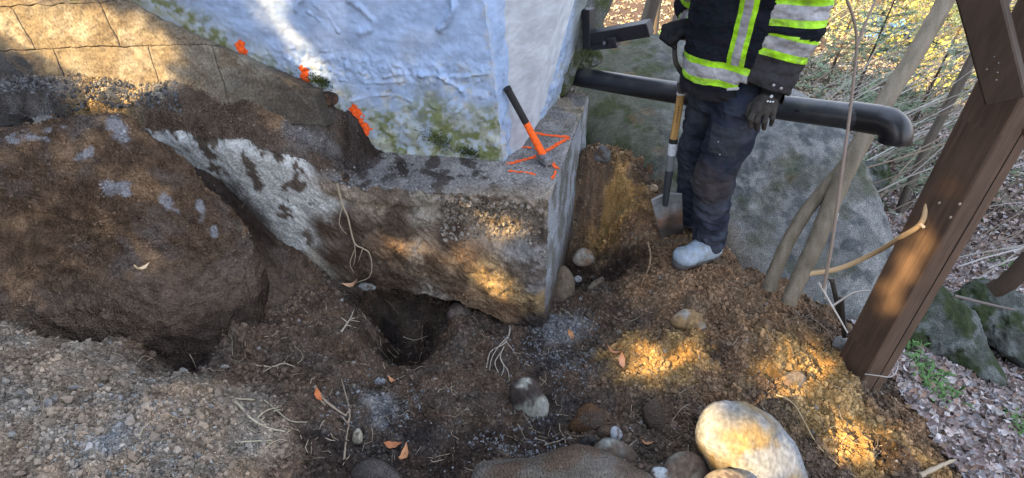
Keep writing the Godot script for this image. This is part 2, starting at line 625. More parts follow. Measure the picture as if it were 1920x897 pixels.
# ------------------------------------------------------------------ ground
func ground() -> void:
	var s := [
		[-100, 897, .30, "T"], [100, 897, .28, "T"], [250, 885, .26, "T"], [400, 897, .25, "T"], [550, 897, .10, "B"], [650, 897, -.02, "K"], [800, 897, -.08, "K"], [950, 897, -.1, "B"], [1100, 897, -.1, "B"], [1250, 897, -.1, "B"], [1400, 897, -.1, "B"], [1550, 897, -.12, "B"], [1700, 897, -.17, "B"], [1850, 897, -.34, "B"],
		[-100, 1200, .3, "T"], [400, 1200, .22, "T"], [960, 1200, -.05, "B"], [1500, 1200, -.08, "B"], [1900, 1200, -.2, "B"],
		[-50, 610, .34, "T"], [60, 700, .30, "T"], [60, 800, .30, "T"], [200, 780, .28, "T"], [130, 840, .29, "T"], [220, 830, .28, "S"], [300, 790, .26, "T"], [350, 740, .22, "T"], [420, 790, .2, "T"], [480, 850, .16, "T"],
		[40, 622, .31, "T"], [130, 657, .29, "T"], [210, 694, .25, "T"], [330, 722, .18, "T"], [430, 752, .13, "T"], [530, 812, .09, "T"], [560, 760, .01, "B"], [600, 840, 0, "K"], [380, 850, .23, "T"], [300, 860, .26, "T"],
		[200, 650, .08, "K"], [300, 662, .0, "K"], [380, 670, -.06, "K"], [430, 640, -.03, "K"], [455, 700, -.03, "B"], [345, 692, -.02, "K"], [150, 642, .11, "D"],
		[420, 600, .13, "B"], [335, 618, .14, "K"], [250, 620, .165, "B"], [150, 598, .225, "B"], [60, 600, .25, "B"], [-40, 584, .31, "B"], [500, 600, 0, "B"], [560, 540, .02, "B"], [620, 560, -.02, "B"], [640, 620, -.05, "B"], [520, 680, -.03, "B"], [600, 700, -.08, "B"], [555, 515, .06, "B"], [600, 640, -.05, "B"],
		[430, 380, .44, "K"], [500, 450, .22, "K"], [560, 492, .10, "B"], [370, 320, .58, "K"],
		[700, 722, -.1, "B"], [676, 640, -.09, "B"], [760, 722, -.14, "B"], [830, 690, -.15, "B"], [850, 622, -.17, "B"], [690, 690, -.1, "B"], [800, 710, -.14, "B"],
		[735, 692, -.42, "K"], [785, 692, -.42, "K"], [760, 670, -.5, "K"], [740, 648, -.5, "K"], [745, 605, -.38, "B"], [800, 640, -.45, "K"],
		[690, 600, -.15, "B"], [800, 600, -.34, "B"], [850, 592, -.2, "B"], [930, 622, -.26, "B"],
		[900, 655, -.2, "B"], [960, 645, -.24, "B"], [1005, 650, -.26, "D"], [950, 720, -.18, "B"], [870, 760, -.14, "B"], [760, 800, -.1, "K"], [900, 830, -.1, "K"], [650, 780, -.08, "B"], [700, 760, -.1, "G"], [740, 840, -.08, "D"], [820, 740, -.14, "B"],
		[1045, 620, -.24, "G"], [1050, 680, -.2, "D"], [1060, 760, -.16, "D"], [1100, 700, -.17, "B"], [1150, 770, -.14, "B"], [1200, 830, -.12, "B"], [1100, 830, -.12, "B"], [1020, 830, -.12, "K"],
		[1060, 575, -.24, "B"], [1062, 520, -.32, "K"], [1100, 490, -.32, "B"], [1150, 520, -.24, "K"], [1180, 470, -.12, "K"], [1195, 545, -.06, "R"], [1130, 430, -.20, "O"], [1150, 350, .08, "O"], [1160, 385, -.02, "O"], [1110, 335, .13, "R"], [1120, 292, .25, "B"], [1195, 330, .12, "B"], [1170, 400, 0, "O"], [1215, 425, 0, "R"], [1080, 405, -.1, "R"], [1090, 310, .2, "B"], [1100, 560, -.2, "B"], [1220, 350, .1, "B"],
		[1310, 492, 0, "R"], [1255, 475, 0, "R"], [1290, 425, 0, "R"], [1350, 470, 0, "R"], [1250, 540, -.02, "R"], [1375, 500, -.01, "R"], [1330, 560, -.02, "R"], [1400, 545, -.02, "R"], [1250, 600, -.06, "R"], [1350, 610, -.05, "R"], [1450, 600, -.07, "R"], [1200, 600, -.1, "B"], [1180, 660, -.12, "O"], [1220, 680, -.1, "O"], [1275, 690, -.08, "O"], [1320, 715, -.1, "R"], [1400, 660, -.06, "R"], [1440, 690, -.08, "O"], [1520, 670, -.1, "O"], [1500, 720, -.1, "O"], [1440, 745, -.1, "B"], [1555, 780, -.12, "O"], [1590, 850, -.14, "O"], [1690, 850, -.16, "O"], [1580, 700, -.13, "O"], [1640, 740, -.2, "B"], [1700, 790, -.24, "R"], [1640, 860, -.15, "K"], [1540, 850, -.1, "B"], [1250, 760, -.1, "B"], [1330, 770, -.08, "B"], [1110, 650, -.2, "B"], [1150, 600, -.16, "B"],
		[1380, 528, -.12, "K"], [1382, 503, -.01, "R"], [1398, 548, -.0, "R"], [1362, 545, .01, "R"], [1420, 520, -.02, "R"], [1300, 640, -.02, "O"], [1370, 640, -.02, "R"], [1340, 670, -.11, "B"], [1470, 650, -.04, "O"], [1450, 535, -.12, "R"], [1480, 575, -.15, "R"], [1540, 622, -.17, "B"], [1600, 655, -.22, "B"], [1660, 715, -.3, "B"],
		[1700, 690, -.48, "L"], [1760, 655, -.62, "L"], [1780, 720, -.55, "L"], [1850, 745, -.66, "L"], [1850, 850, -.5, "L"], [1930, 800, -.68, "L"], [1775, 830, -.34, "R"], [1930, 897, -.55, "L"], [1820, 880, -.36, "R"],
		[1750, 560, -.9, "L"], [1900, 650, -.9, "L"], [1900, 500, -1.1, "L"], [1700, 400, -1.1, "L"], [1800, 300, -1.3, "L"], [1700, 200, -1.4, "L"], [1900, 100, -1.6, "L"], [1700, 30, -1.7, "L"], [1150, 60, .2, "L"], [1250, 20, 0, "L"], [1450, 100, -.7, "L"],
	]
	for e in s: G.pts.append([P(e[0], e[1], e[2]), e[3]])
	for e in [[-.5, -.3, -2.5], [0, -.3, -2.5], [-1.2, -.2, -2.5], [.1, -.3, -3.2], [-2.5, .5, -1.6], [-2.6, .35, -.6], [-2.5, .4, -2.6], [-1, 0, -3.5], [2.6, -.5, -.6], [-3, .4, -5], [-1, .6, -7], [-.4, -.35, -2.15], [-.7, -.25, -2.2]]:
		G.pts.append([Vector3(e[0], e[1], e[2]), "B"])
	G.solve()
	G.fill(-2.8, 4.2, -5.2, -0.3, 0.03, COL)
	var step := 0.0075
	var xa := -2.2
	var xb := 2.75
	var za := -3.5
	var zb := -0.70
	var nx := int((xb - xa) / step)
	var nz := int((zb - za) / step)
	var b := MB.new()
	b.v.resize(nx * nz); b.n.resize(nx * nz); b.c.resize(nx * nz)
	for j in nz:
		for k in nx:
			var x := xa + k * step
			var z := za + j * step
			if z < -2.5 and x < -.1:                      # under the house
				b.v[j * nx + k] = Vector3(x, G.h(x, z), z)
				b.c[j * nx + k] = COL.B
				continue
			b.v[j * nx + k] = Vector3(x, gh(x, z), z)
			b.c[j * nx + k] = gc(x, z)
	for j in nz:
		for k in nx:
			var l := b.v[j * nx + maxi(k - 1, 0)]
			var r := b.v[j * nx + mini(k + 1, nx - 1)]
			var u := b.v[maxi(j - 1, 0) * nx + k]
			var d := b.v[mini(j + 1, nz - 1) * nx + k]
			b.n[j * nx + k] = (d - u).cross(r - l).normalized()
	for j in nz - 1:
		for k in nx - 1:
			var p := j * nx + k
			b.i.append_array([p, p + 1, p + nx, p + 1, p + nx + 1, p + nx])
	struct("dug_soil", b.mesh(), M.soil)
	# the hillside round it, to the horizon
	var hb := MB.new()
	var cnt := 190
	for j in cnt:
		for k in cnt:
			var u := (k / (cnt - 1.0)) * 2.0 - 1.0
			var w := (j / (cnt - 1.0)) * 2.0 - 1.0
			var x := 1.0 + 10.0 * u + 190.0 * u * u * u * u * u
			var z := -5.0 + 10.0 * w + 190.0 * w * w * w * w * w
			var inside := x > xa + .12 and x < xb - .12 and z > za + .12 and z < zb - .12
			var deep := smoothstep(.12, .45, minf(minf(x - xa, xb - x), minf(z - za, zb - z)))
			var h := far_h(x, z) - (.05 + .3 * deep if inside else 0.0)
			hb.v.append(Vector3(x, h, z))
			var leafy: Color = COL.L if z < -3.6 or x > 2.0 else COL.B
			hb.c.append(leafy.lerp(Color(.20, .15, .09), smoothstep(-.2, .4, N3(Vector3(x, 0, z), .3)) * .6))
	hb.grid(cnt, cnt, 0)
	hb.smooth()
	hb.face(Vector3.UP)
	struct("hillside", hb.mesh(), M.soil)

func gh(x: float, z: float) -> float:
	var h := G.h(x, z)
	var p := Vector3(x, h * 0.8, z)
	var wild := 1.0 + 0.8 * smoothstep(.45, .8, x) * smoothstep(1.9, 1.6, x) + 0.7 * smoothstep(-1.75, -1.5, z) * smoothstep(-.2, -.5, x)
	var feet := minf(Vector2(x - .935, z + 2.2).length(), Vector2(x - .96, z + 2.52).length())
	wild *= smoothstep(.10, .30, feet)
	return h + N3(p, 3.5) * 0.035 * wild + N3(p, 12.0) * 0.022 * wild + R3(p, 22.0) * 0.010 + N3(p, 45.0) * 0.008
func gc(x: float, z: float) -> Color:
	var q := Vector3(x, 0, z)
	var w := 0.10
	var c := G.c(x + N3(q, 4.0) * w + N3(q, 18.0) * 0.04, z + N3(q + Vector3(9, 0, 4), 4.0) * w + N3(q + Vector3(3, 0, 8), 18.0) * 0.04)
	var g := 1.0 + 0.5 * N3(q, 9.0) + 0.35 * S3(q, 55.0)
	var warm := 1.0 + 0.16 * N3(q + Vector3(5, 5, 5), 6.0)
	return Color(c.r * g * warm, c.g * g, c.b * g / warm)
func far_h(x: float, z: float) -> float:
	var near := G.h(x, z)
	var out := maxf(maxf(-2.6 - x, x - 3.8), maxf(-4.8 - z, z + 0.6))
	var base := -1.0 - 0.055 * clampf(-z - 3.0, 0.0, 14.0) + 0.25 * N3(Vector3(x, 0, z), 0.25)
	if x < 1.2: base = lerpf(base, 0.15 - 0.02 * clampf(-z, 0, 20), smoothstep(1.2, -1.5, x))
	if z > 0.0: base = lerpf(base, 0.0, smoothstep(0.0, 3.0, z) * smoothstep(3.0, 1.0, x))
	base += smoothstep(16.0, 60.0, -z) * 5.0
	return lerpf(near, base, smoothstep(0.0, 2.6, out)) + N3(Vector3(x, 3, z), 1.6) * 0.05

# ------------------------------------------------------------------ footing
func prof(x: float, t: Array) -> float:
	for k in t.size() - 1:
		if x <= t[k + 1][0]:
			var f: float = clampf((x - t[k][0]) / (t[k + 1][0] - t[k][0]), 0, 1)
			return lerpf(t[k][1], t[k + 1][1], f)
	return t[t.size() - 1][1]
const TOP := [[-2.2, .76], [-1.41, .71], [-1.15, .695], [-.9, .615], [-.8, .55], [-.72, .5], [.2, .5]]
const BOT := [[-2.2, -.35], [-.78, -.3], [-.74, -.10], [-.68, -.085], [-.55, -.07], [-.42, -.06], [-.3, -.085], [-.2, -.13], [-.12, -.19], [-.053, -.215], [.02, -.26], [.157, -.30]]
func topv(x: float) -> float:
	return prof(x, TOP) - .022 * maxf(0.0, N3(Vector3(x, 0, 7), 8.0) + .05) * smoothstep(.157, .11, x)
func face_z(x: float) -> float:
	return -2.0 - 0.2 * (0.157 - x) / 1.6
func front_point(x: float, h: float) -> Vector3:
	var p := Vector3(x, h, face_z(x))
	var e := topv(x) - h
	var rough := 0.016 + 0.008 * N3(p, 3.0)
	rough *= 1.0 - .55 * smoothstep(-.75, -.95, x)
	var d := N3(p, 7.0) * rough * 1.6 + R3(p, 22.0) * rough * 0.7
	var spall := smoothstep(-.42, -.25, x) * smoothstep(.155, .12, x)
	d -= spall * 0.075 * smoothstep(0.02, 0.10, e + 0.05 * N3(p, 8.0)) * smoothstep(.27, .17, e + 0.06 * N3(p, 5.0))
	d += spall * (R3(p, 14.0) * 0.025) * smoothstep(.3, .1, e)
	d += 0.03 * smoothstep(-.75, -.3, x) * smoothstep(.2, .36, e) * smoothstep(.72, .5, e)
	d -= 0.035 * smoothstep(.06, .0, e) * (0.5 + N3(p, 9.0))
	d -= 0.022 * smoothstep(-.78, -.72, x) * smoothstep(.03, .0, absf(e - .10 - .01 * N3(p, 6.0)))
	var edge := smoothstep(.157, .10, x)
	d *= edge
	p.z += d
	p.x += N3(p + Vector3(4, 4, 4), 14.0) * 0.009 * (1.0 - edge)
	return p
var face_spots := []
func face_color(p: Vector3) -> Color:
	var q := p + Vector3(N3(p, 6.0), N3(p + Vector3(5, 0, 2), 6.0), 0) * 0.05
	var sw := 0.0
	var s := Vector3.ZERO
	for e in face_spots:
		var d2: float = (e[0].x - q.x) * (e[0].x - q.x) + (e[0].y - q.y) * (e[0].y - q.y) + .0003
		var w := 1.0 / (d2 * d2)
		sw += w
		s += e[1] * w
	s /= sw
	# soil stuck to the plaster in splashes
	var white := smoothstep(.3, .55, s.y)
	var k: Color = COL.F
	var cov := smoothstep(.14, .20, N3(p + Vector3(1, 8, 0), 6.0) + .18 * S3(p, 15.0) + .08 * S3(p, 50.0)) * white
	s = s.lerp(Vector3(k.r, k.g, k.b), cov * .93)
	s = s.lerp(Vector3(k.r, k.g, k.b) * .9, smoothstep(.02, .22, N3(p + Vector3(3, 3, 0), 5.0) + .3 * N3(p, 18.0)) * smoothstep(-.85, -.7, p.x) * .7)
	var g := 1.0 + 0.35 * N3(p, 16.0) + 0.2 * S3(p, 80.0)
	return Color(s.x * g, s.y * g, s.z * g)
func footing() -> void:
	for e in [[360, 262, "W"], [430, 290, "W"], [480, 282, "W"], [545, 312, "W"], [500, 350, "W"], [540, 400, "W"], [562, 450, "W"], [582, 490, "C"], [600, 375, "W"], [380, 300, "W"], [385, 345, "K"], [450, 400, "K"], [480, 450, "K"], [612, 310, "G"], [625, 350, "T"], [605, 430, "F"], [625, 480, "F"], [700, 378, "T"], [790, 395, "C"], [660, 420, "F"], [750, 425, "F"], [850, 440, "F"], [680, 500, "F"], [745, 465, "R"], [810, 482, "R"], [790, 470, "T"], [900, 500, "Y"], [950, 525, "Y"], [990, 560, "Y"], [860, 540, "R"], [950, 580, "R"], [760, 520, "F"], [930, 440, "T"], [990, 475, "G"], [1000, 520, "G"], [880, 410, "T"], [720, 540, "F"], [820, 548, "C"], [880, 465, "R"], [1000, 600, "D"]]:  # Y spots: warm sunlit band put into the face colour
		var c: Color = COL[e[2]]
		face_spots.append([W(e[0], e[1], Vector3(-.7, 0, face_z(-.7)), Vector3(-.2, 0, 1.6).normalized()), Vector3(c.r, c.g, c.b)])
	var root := thing("concrete_footing", "thick soil-stained concrete footing corner below the white stucco wall", "footing")
	var b := MB.new()
	var nu := 300
	var nv := 100
	for j in nv:
		for k in nu:
			var x := lerpf(-2.1, .157, k / (nu - 1.0))
			var h := lerpf(prof(x, BOT) - .004 + .022 * N3(Vector3(x, 0, 2), 12.0), topv(x), j / (nv - 1.0))
			b.v.append(front_point(x, h))
	b.grid(nu, nv, 0)
	b.smooth()
	b.face(Vector3(0, 0, 1))
	for k in b.v.size():
		b.c.append(face_color(b.v[k]))
	keep_face = b
	obj("front_face", b.mesh(), M.concrete, root)
	# underside, the void below it
	var un := MB.new()
	for j in 12:
		for k in 120:
			var x := lerpf(-2.1, .157, k / 119.0)
			var p := front_point(x, prof(x, BOT) - .004 + .022 * N3(Vector3(x, 0, 2), 12.0))
			p.z -= j * .055
			p.y += .03 * N3(p, 9.0) * minf(j, 1)
			un.v.append(p); un.c.append(COL.B)
	un.grid(120, 12, 0)
	un.smooth()
	un.face(Vector3.DOWN)
	obj("underside", un.mesh(), M.concrete, root)
	# top: the front ledge and the side ledge
	var tp := MB.new()
	for part in 2:
		var start := tp.v.size()
		var mu := 200 if part == 0 else 210
		var mv := 66
		for j in mv:
			for k in mu:
				var f := k / (mu - 1.0)
				var w := j / (mv - 1.0)
				var p: Vector3
				if part == 0:
					var x := lerpf(-.85, .157, f)
					p = front_point(x, topv(x)).lerp(Vector3(lerpf(-.85, WALL.x, f), .5, WALL.z - .127 * (WALL.x - lerpf(-.85, WALL.x, f)) - .03), w)
				else:
					var a := front_point(.157, .5).lerp(SIDE, f)
					p = a.lerp(Vector3(WALL.x, .5, WALL.z - .03).lerp(WEND, f), w)
				var mid := minf(1.0, 14.0 * minf(w, 1.0 - w))
				p.y += (N3(p, 5.0) * .008 + N3(p, 26.0) * .004) * mid - .006 * (1.0 - minf(1.0, 20.0 * w)) + .02 * smoothstep(.5, 1.0, w) * smoothstep(.1, -.3, p.x) * (1.0 if part == 0 else 0.0)
				tp.v.append(p)
		tp.grid(mu, mv, start)
	tp.smooth()
	tp.face(Vector3.UP)
	for k in tp.v.size():
		var p := tp.v[k]
		var c: Color = COL.S
		var soil := smoothstep(-.12, .25, N3(p, 4.0) + smoothstep(-.1, -.7, p.x) * .5)
		c = c.lerp(COL.G, soil)
		c = c.lerp(COL.D, smoothstep(.05, .22, N3(p + Vector3(2, 2, 2), 7.0)) * smoothstep(.16, -.1, p.x) * .9)
		c = c.lerp(COL.T, smoothstep(-2.2, -2.03, p.z) * smoothstep(-.45, -.1, p.x) * .8)
		c = c.lerp(Color(.40, .33, .25), smoothstep(-2.6, -3.0, p.z) * smoothstep(-.2, .3, N3(p, 5.0)))
		c = c.lerp(Color(.12, .12, .06), smoothstep(.1, .35, N3(p + Vector3(6, 1, 0), 6.0)) * smoothstep(-2.3, -3.0, p.z) * .6)
		var g := 1.0 + .25 * N3(p, 22.0) + .22 * S3(p, 95.0)
		tp.c.append(Color(c.r * g, c.g * g, c.b * g))
	keep_top = tp
	var top := obj("top_ledge", tp.mesh(), M.concrete, root)
	for e in [[[1000, 250, 1066, 258], .012], [[1066, 259, 1022, 284], .011], [[953, 309, 1012, 291], .013], [[1028, 299, 1044, 315], .012], [[974, 277, 993, 278], .010], [[954, 321, 1002, 328], .008], [[1008, 280, 1020, 288], .014], [[1036, 335, 1042, 322], .006]]:
		paint_mark(tp, [P(e[0][0], e[0][1], .5), P(e[0][2], e[0][3], .5)], e[1], top)
	# right side face
	var sd := MB.new()
	var su := 170
	var sv := 70
	for j in sv:
		for k in su:
			var f := k / (su - 1.0)
			var h := lerpf(-.55, .494, j / (sv - 1.0))
			var a := front_point(.157, clampf(h, -.3, .5)).lerp(Vector3(SIDE.x, 0, SIDE.z), f)
			a.y = h
			var n := Vector3(1.18, 0, .3).normalized()
			a += n * ((N3(a, 4.0) * .008 + N3(a, 18.0) * .004) * minf(1.0, f * 12.0) + .012 * smoothstep(.35, -.2, h) * minf(1.0, f * 12.0))
			sd.v.append(a)
	sd.grid(su, sv, 0)
	sd.smooth()
	sd.face(Vector3(1, 0, .3))
	for k in sd.v.size():
		var p := sd.v[k]
		var c := Color(.42, .45, .49).lerp(Color(.22, .22, .20), smoothstep(-.1, .35, N3(Vector3(p.x, p.y * .6, p.z), 6.0)))
		c = c.lerp(COL.B, smoothstep(.12, -.25, p.y + .1 * N3(p, 6.0)))
		var g := 1.0 + .2 * N3(p, 25.0)
		sd.c.append(Color(c.r * g, c.g * g, c.b * g))
	obj("side_face", sd.mesh(), M.concrete, root)
	# soil lying on the ledge at the left; Y spots are painted sun warmth
	for e in [[-120, 166, .87, "G"], [0, 168, .86, "G"], [100, 168, .855, "G"], [200, 168, .85, "C"], [300, 168, .84, "C"], [370, 164, .85, "B"], [440, 156, .86, "K"], [520, 158, .85, "D"], [580, 176, .80, "D"], [610, 196, .77, "D"], [650, 200, .76, "D"], [0, 186, .83, "D"], [100, 186, .83, "D"], [200, 192, .82, "Y"], [160, 186, .83, "Y"], [300, 202, .79, "B"], [0, 222, .74, "K"], [150, 214, .75, "Y"], [220, 212, .75, "Y"], [300, 235, .74, "B"], [420, 225, .745, "B"], [420, 200, .77, "B"], [350, 251, .71, "B"], [480, 261, .69, "B"], [560, 238, .70, "G"], [610, 225, .70, "S"], [520, 215, .755, "R"], [645, 285, .55, "K"], [600, 300, .61, "B"], [680, 305, .51, "D"], [655, 350, .505, "G"], [760, 312, .515, "D"], [690, 285, .54, "K"], [665, 220, .68, "K"], [640, 250, .63, "B"], [850, 312, .505, "D"], [760, 350, .5, "G"], [820, 380, .495, "G"]]:
		L.pts.append([P(e[0], e[1], e[2]), e[3]])
	L.pts.append([Vector3(-2.4, .85, -2.3), "B"])
	L.solve()
	L.fill(-2.6, .1, -2.9, -1.9, .03, COL)
	var so := MB.new()
	var lu := 330
	var lv := 90
	for j in lv:
		for k in lu:
			var f := k / (lu - 1.0)
			var w := j / (lv - 1.0)
			var x := lerpf(-2.3, -.3, f)
			var a := front_point(x, topv(x))
			var zz := lerpf(a.z, WALL.z - .127 * (WALL.x - x) - .10, w)
			var h := L.h(x, zz) if x < -.72 else lerpf(L.h(x, zz), .5, smoothstep(-.72, -.5, x))
			if x < -1.2: h = minf(h, .868)
			h = lerpf(a.y - .004, h, smoothstep(0.0, .12, w))
			var p := Vector3(x, h, zz)
			var rough := minf(1.0, w * 8.0) * smoothstep(-.3, -.6, x)
			p.y += (N3(p, 4.0) * .025 + N3(p, 16.0) * .014 + R3(p, 40.0) * .004) * rough - .03 * smoothstep(-.5, -.32, x + .12 * N3(p, 7.0))
			so.v.append(p)
			var c := L.c(x + N3(p, 8.0) * .05, zz + N3(p + Vector3(3, 0, 0), 8.0) * .04)
			var g := 1.0 + .45 * N3(p, 14.0) + .3 * S3(p, 70.0)
			so.c.append(Color(c.r * g, c.g * g, c.b * g))
	so.grid(lu, lv, 0)
	so.smooth()
	so.face(Vector3.UP)
	keep_soil = so
	struct("soil_bank", so.mesh(), M.soil)
var keep_face: MB
var keep_top: MB
var keep_soil: MB
var keep_mound: MB
var keep_flat: MB
func paint_mark(b: MB, line: Array, width: float, parent: Node3D) -> void:
	var f := PackedFloat32Array()
	f.resize(b.v.size())
	for k in b.v.size():
		var d := 1e9
		for s in line.size() - 1: d = minf(d, seg_dist(b.v[k], line[s], line[s + 1]))
		f[k] = -1.0 if d > width * 3.0 else width - d + width * 0.9 * N3(b.v[k], 45.0)
	var o := clip_patch(b, f, 0.0025, Color(.86, .115, .022))
	for k in o.c.size():
		var g := 1.0 + 0.3 * N3(o.v[k], 50.0)
		o.c[k] = Color(.86 * g, .115 * g * g, .022 * g)
	if o.v.size() > 2: obj("paint_mark", o.mesh(), M.paint, parent)

# ------------------------------------------------------------------ stucco wall
func wall_point(s: float, h: float) -> Vector3:          # s: metres left of the corner on the front face (negative: along the right face)
	if s >= 0: return Vector3(WALL.x - s - .1 * (h - .5), h, WALL.z - .127 * s + .02 * (h - .5))
	var e := WEND - WALL
	var f := -s / e.length()
	return Vector3(WALL.x + e.x * f + lerpf(-.1, .16, f) * (h - .5), h, WALL.z + e.z * f)
func wall() -> void:
	var root := thing("stucco_wall", "pale blue-white stucco wall corner with trowelled ridges above the footing", "wall")
	var fn := Vector3(-.127, -.0327, 1).normalized()
	var at := Vector3(WALL.x, .5, WALL.z)
	var ridges := []
	for e in [[[655, 0, 675, 12, 700, 40], .010, .010], [[700, 38, 690, 55, 676, 62], .012, .008], [[848, 0, 850, 18, 838, 40, 826, 52], .012, .011], [[555, 18, 560, 5, 575, -10], .006, .006], [[590, 10, 615, 30, 635, 60], .004, .004], [[575, 20, 600, 38], .003, .004], [[832, 142, 850, 158, 866, 168], .007, .008], [[865, 170, 872, 185, 862, 205, 850, 212], .009, .007], [[808, 150, 808, 172], .003, .004], [[805, 195, 818, 203], .005, .006], [[720, 142, 770, 138, 830, 142, 915, 138], .004, .0045], [[660, 190, 700, 180, 740, 178, 770, 190], .003, .003], [[640, 150, 680, 155, 760, 152], .003, .003], [[480, 10, 470, 25], .004, .004], [[545, 90, 580, 96, 620, 95], .002, .003], [[500, 100, 540, 108], .002, .003]]:
		var line := []
		for k in range(0, e[0].size(), 2): line.append(W(e[0][k], e[0][k + 1], at, fn))
		line = curve(line, 4)
		var box := AABB(line[0], Vector3.ZERO)
		for q in line: box = box.expand(q)
		ridges.append([line, e[1] * 1.2, e[2] * 2.2, box.grow(.045)])
	for side in 2:
		var b := MB.new()
		var nu := 420 if side == 0 else 130
		var rows := []
		for k in 200: rows.append(.30 + k * .00575)
		for k in 10: rows.append(1.46 + k * .14)
		for h in rows:
			for k in nu:
				var s := (k / (nu - 1.0)) * (2.45 if side == 0 else -.985)
				var p := wall_point(s, h)
				var n := fn if side == 0 else Vector3(.93, 0, .36)
				var d := N3(p, 2.0) * .005 + N3(p, 5.0) * .0035 - absf(N3(Vector3(p.x + p.z + p.y * .4, p.y * 1.5, 0), 2.4)) * .0035 + R3(Vector3(p.x, p.y * 1.6 + p.x * .3, p.z), 7.0) * .0022 + N3(p, 42.0) * .0014
				if h < 1.45 and side == 0:
					for e in ridges:
						var line: Array = e[0]
						var best := 1.0
						if e[3].has_point(p):
							for q in line.size() - 1: best = minf(best, seg_dist(p, line[q], line[q + 1]))
							if best < e[1] * 2.5: d += e[2] * clampf(.75 + 1.3 * N3(p, 7.0), .15, 1.5) * smoothstep(e[1] * 1.7, 0.0, best + .010 * N3(p, 14.0))
				d += smoothstep(.10, .0, absf(h - .93 - .03 * N3(p, 3.0))) * absf(N3(p, 14.0)) * .022 * (1.0 if side == 0 else .3)
				d += smoothstep(.85, .55, h) * N3(p, 9.0) * .016
				if side == 1: d += absf(S3(Vector3(p.z * 2.0, p.y * .5, 0), 10.0)) * .003
				if absf(s) < .03:
					d *= absf(s) / .03
					p.x += .006 * N3(Vector3(0, h, 0), 16.0) * (1.0 - absf(s) / .03)
				b.v.append(p + n * d)
		b.grid(nu, rows.size(), 0)
		b.smooth()
		b.face(fn if side == 0 else Vector3(.93, 0, .36))
		for k in b.v.size():
			var p := b.v[k]
			var c := Color(.35, .46, .66)
			c = c.lerp(Color(.42, .51, .68), smoothstep(-.1, .4, N3(p, 3.0)))
			c = c.lerp(Color(.48, .50, .50), smoothstep(.12, .4, N3(p + Vector3(3, 1, 0), 11.0)) * smoothstep(1.1, .8, p.y) * .8)
			# algae and bare render near the foot
			var low := smoothstep(.36, .05, p.y - .5 + .16 * N3(p, 4.5) - (.05 if side == 0 else -.28))
			if side == 0: low = maxf(low, smoothstep(.22, .02, p.y - .5 - maxf(0.0, (-.62 - p.x)) * .75 + .10 * N3(p, 6.0)))
			c = c.lerp(Color(.30, .31, .23), low * (.6 + .5 * smoothstep(-.2, .2, N3(p, 13.0))) * .85)
			c = c.lerp(Color(.15, .17, .06), low * smoothstep(.0, .3, N3(p + Vector3(8, 2, 1), 7.0) * .7 + N3(p, 26.0) * .6 + .06) * .95)
			c = c.lerp(Color(.07, .07, .05), smoothstep(.33, .5, N3(p + Vector3(2, 7, 3), 16.0)) * smoothstep(1.15, .7, p.y) * .5)
			if side == 1: c = c.lerp(Color(.20, .21, .17), smoothstep(-2.98, -3.22, p.z + .12 * N3(p, 5.0)) * .85)
			if side == 0 and k % nu < 4 or side == 1 and k % nu < 3: c = c.lerp(Color(.5, .5, .48), .5 * smoothstep(-.1, .2, N3(p, 30.0)))
			var g := 1.0 + .06 * N3(p, 20.0)
			b.c.append(Color(c.r * g, c.g * g, c.b * g))
		var f := obj("front_render" if side == 0 else "side_render", b.mesh(), M.stucco, root)
		if side == 0:
			for e in [[[449, 86, 455, 100], .022], [[569, 132, 571, 152], .020], [[664, 210, 672, 232, 682, 246], .030]]:
				var line := []
				for k in range(0, e[0].size(), 2): line.append(W(e[0][k], e[0][k + 1], at + Vector3(0, 0, .01), fn))
				paint_mark(b, line, e[1], f)
	# the wall's body behind the render, and the rest of the house side
	var core := MB.new()
	for h2 in 2:
		var h := .2 if h2 == 0 else 2.72
		for s in [2.45, 0.0, -.985]:
			core.v.append(wall_point(s, h) + (Vector3(-.03, 0, -.03)))
	core.v.append(Vector3(-2.6, .2, -3.6)); core.v.append(Vector3(.2, .2, -3.6)); core.v.append(Vector3(-2.6, 2.72, -3.6)); core.v.append(Vector3(.2, 2.72, -3.6))
	var a := core.v
	var cb := MB.new()
	var wc := Color(.6, .64, .7)
	cb.flat([a[3], a[4], a[5], a[9], a[8]], wc)
	cb.flat([a[2], a[7], a[9], a[5]], wc)
	cb.flat([a[7], a[6], a[8], a[9]], wc)
	cb.flat([a[6], a[0], a[3], a[8]], wc)
	cb.flat([a[0], a[1], a[4], a[3]], wc)
	cb.flat([a[1], a[2], a[5], a[4]], wc)
	obj("wall_core", cb.mesh(), M.stucco, root)
	# moss tufts on the foot of the wall
	for e in [[[826, 262], 26, "dark green moss cushion on the wall foot beside the algae stain"], [[880, 284], 16, "small flat moss patch right of the large moss cushion"], [[600, 150], 14, "moss tuft on the sloping wall edge by the orange blob"]]:
		var c := W(e[0][0], e[0][1], at, fn)
		var b := MB.new()
		var rr: float = e[1] * 2.5 / F
		for k in 500:
			var q := Vector3(rng.randfn(0, rr * .75), rng.randfn(0, rr * .36), 0)
			q = c + q + Vector3(0, -q.x * .35, .012 - .127 * -q.x * -1.0)
			var d := Vector3(rng.randf_range(-1, 1), rng.randf_range(-.2, 1.2), rng.randf_range(.3, 1.4)).normalized() * rng.randf_range(.006, .018)
			var sd := d.cross(Vector3(rng.randf(), rng.randf(), rng.randf())).normalized() * .0022
			var g := rng.randf_range(.5, 1.5)
			b.flat([q - sd, q + sd, q + d], Color(.045 * g, .062 * g, .016 * g))
		tag(obj("moss", b.mesh(), M.leaf), e[2], "moss", "", "stuff")

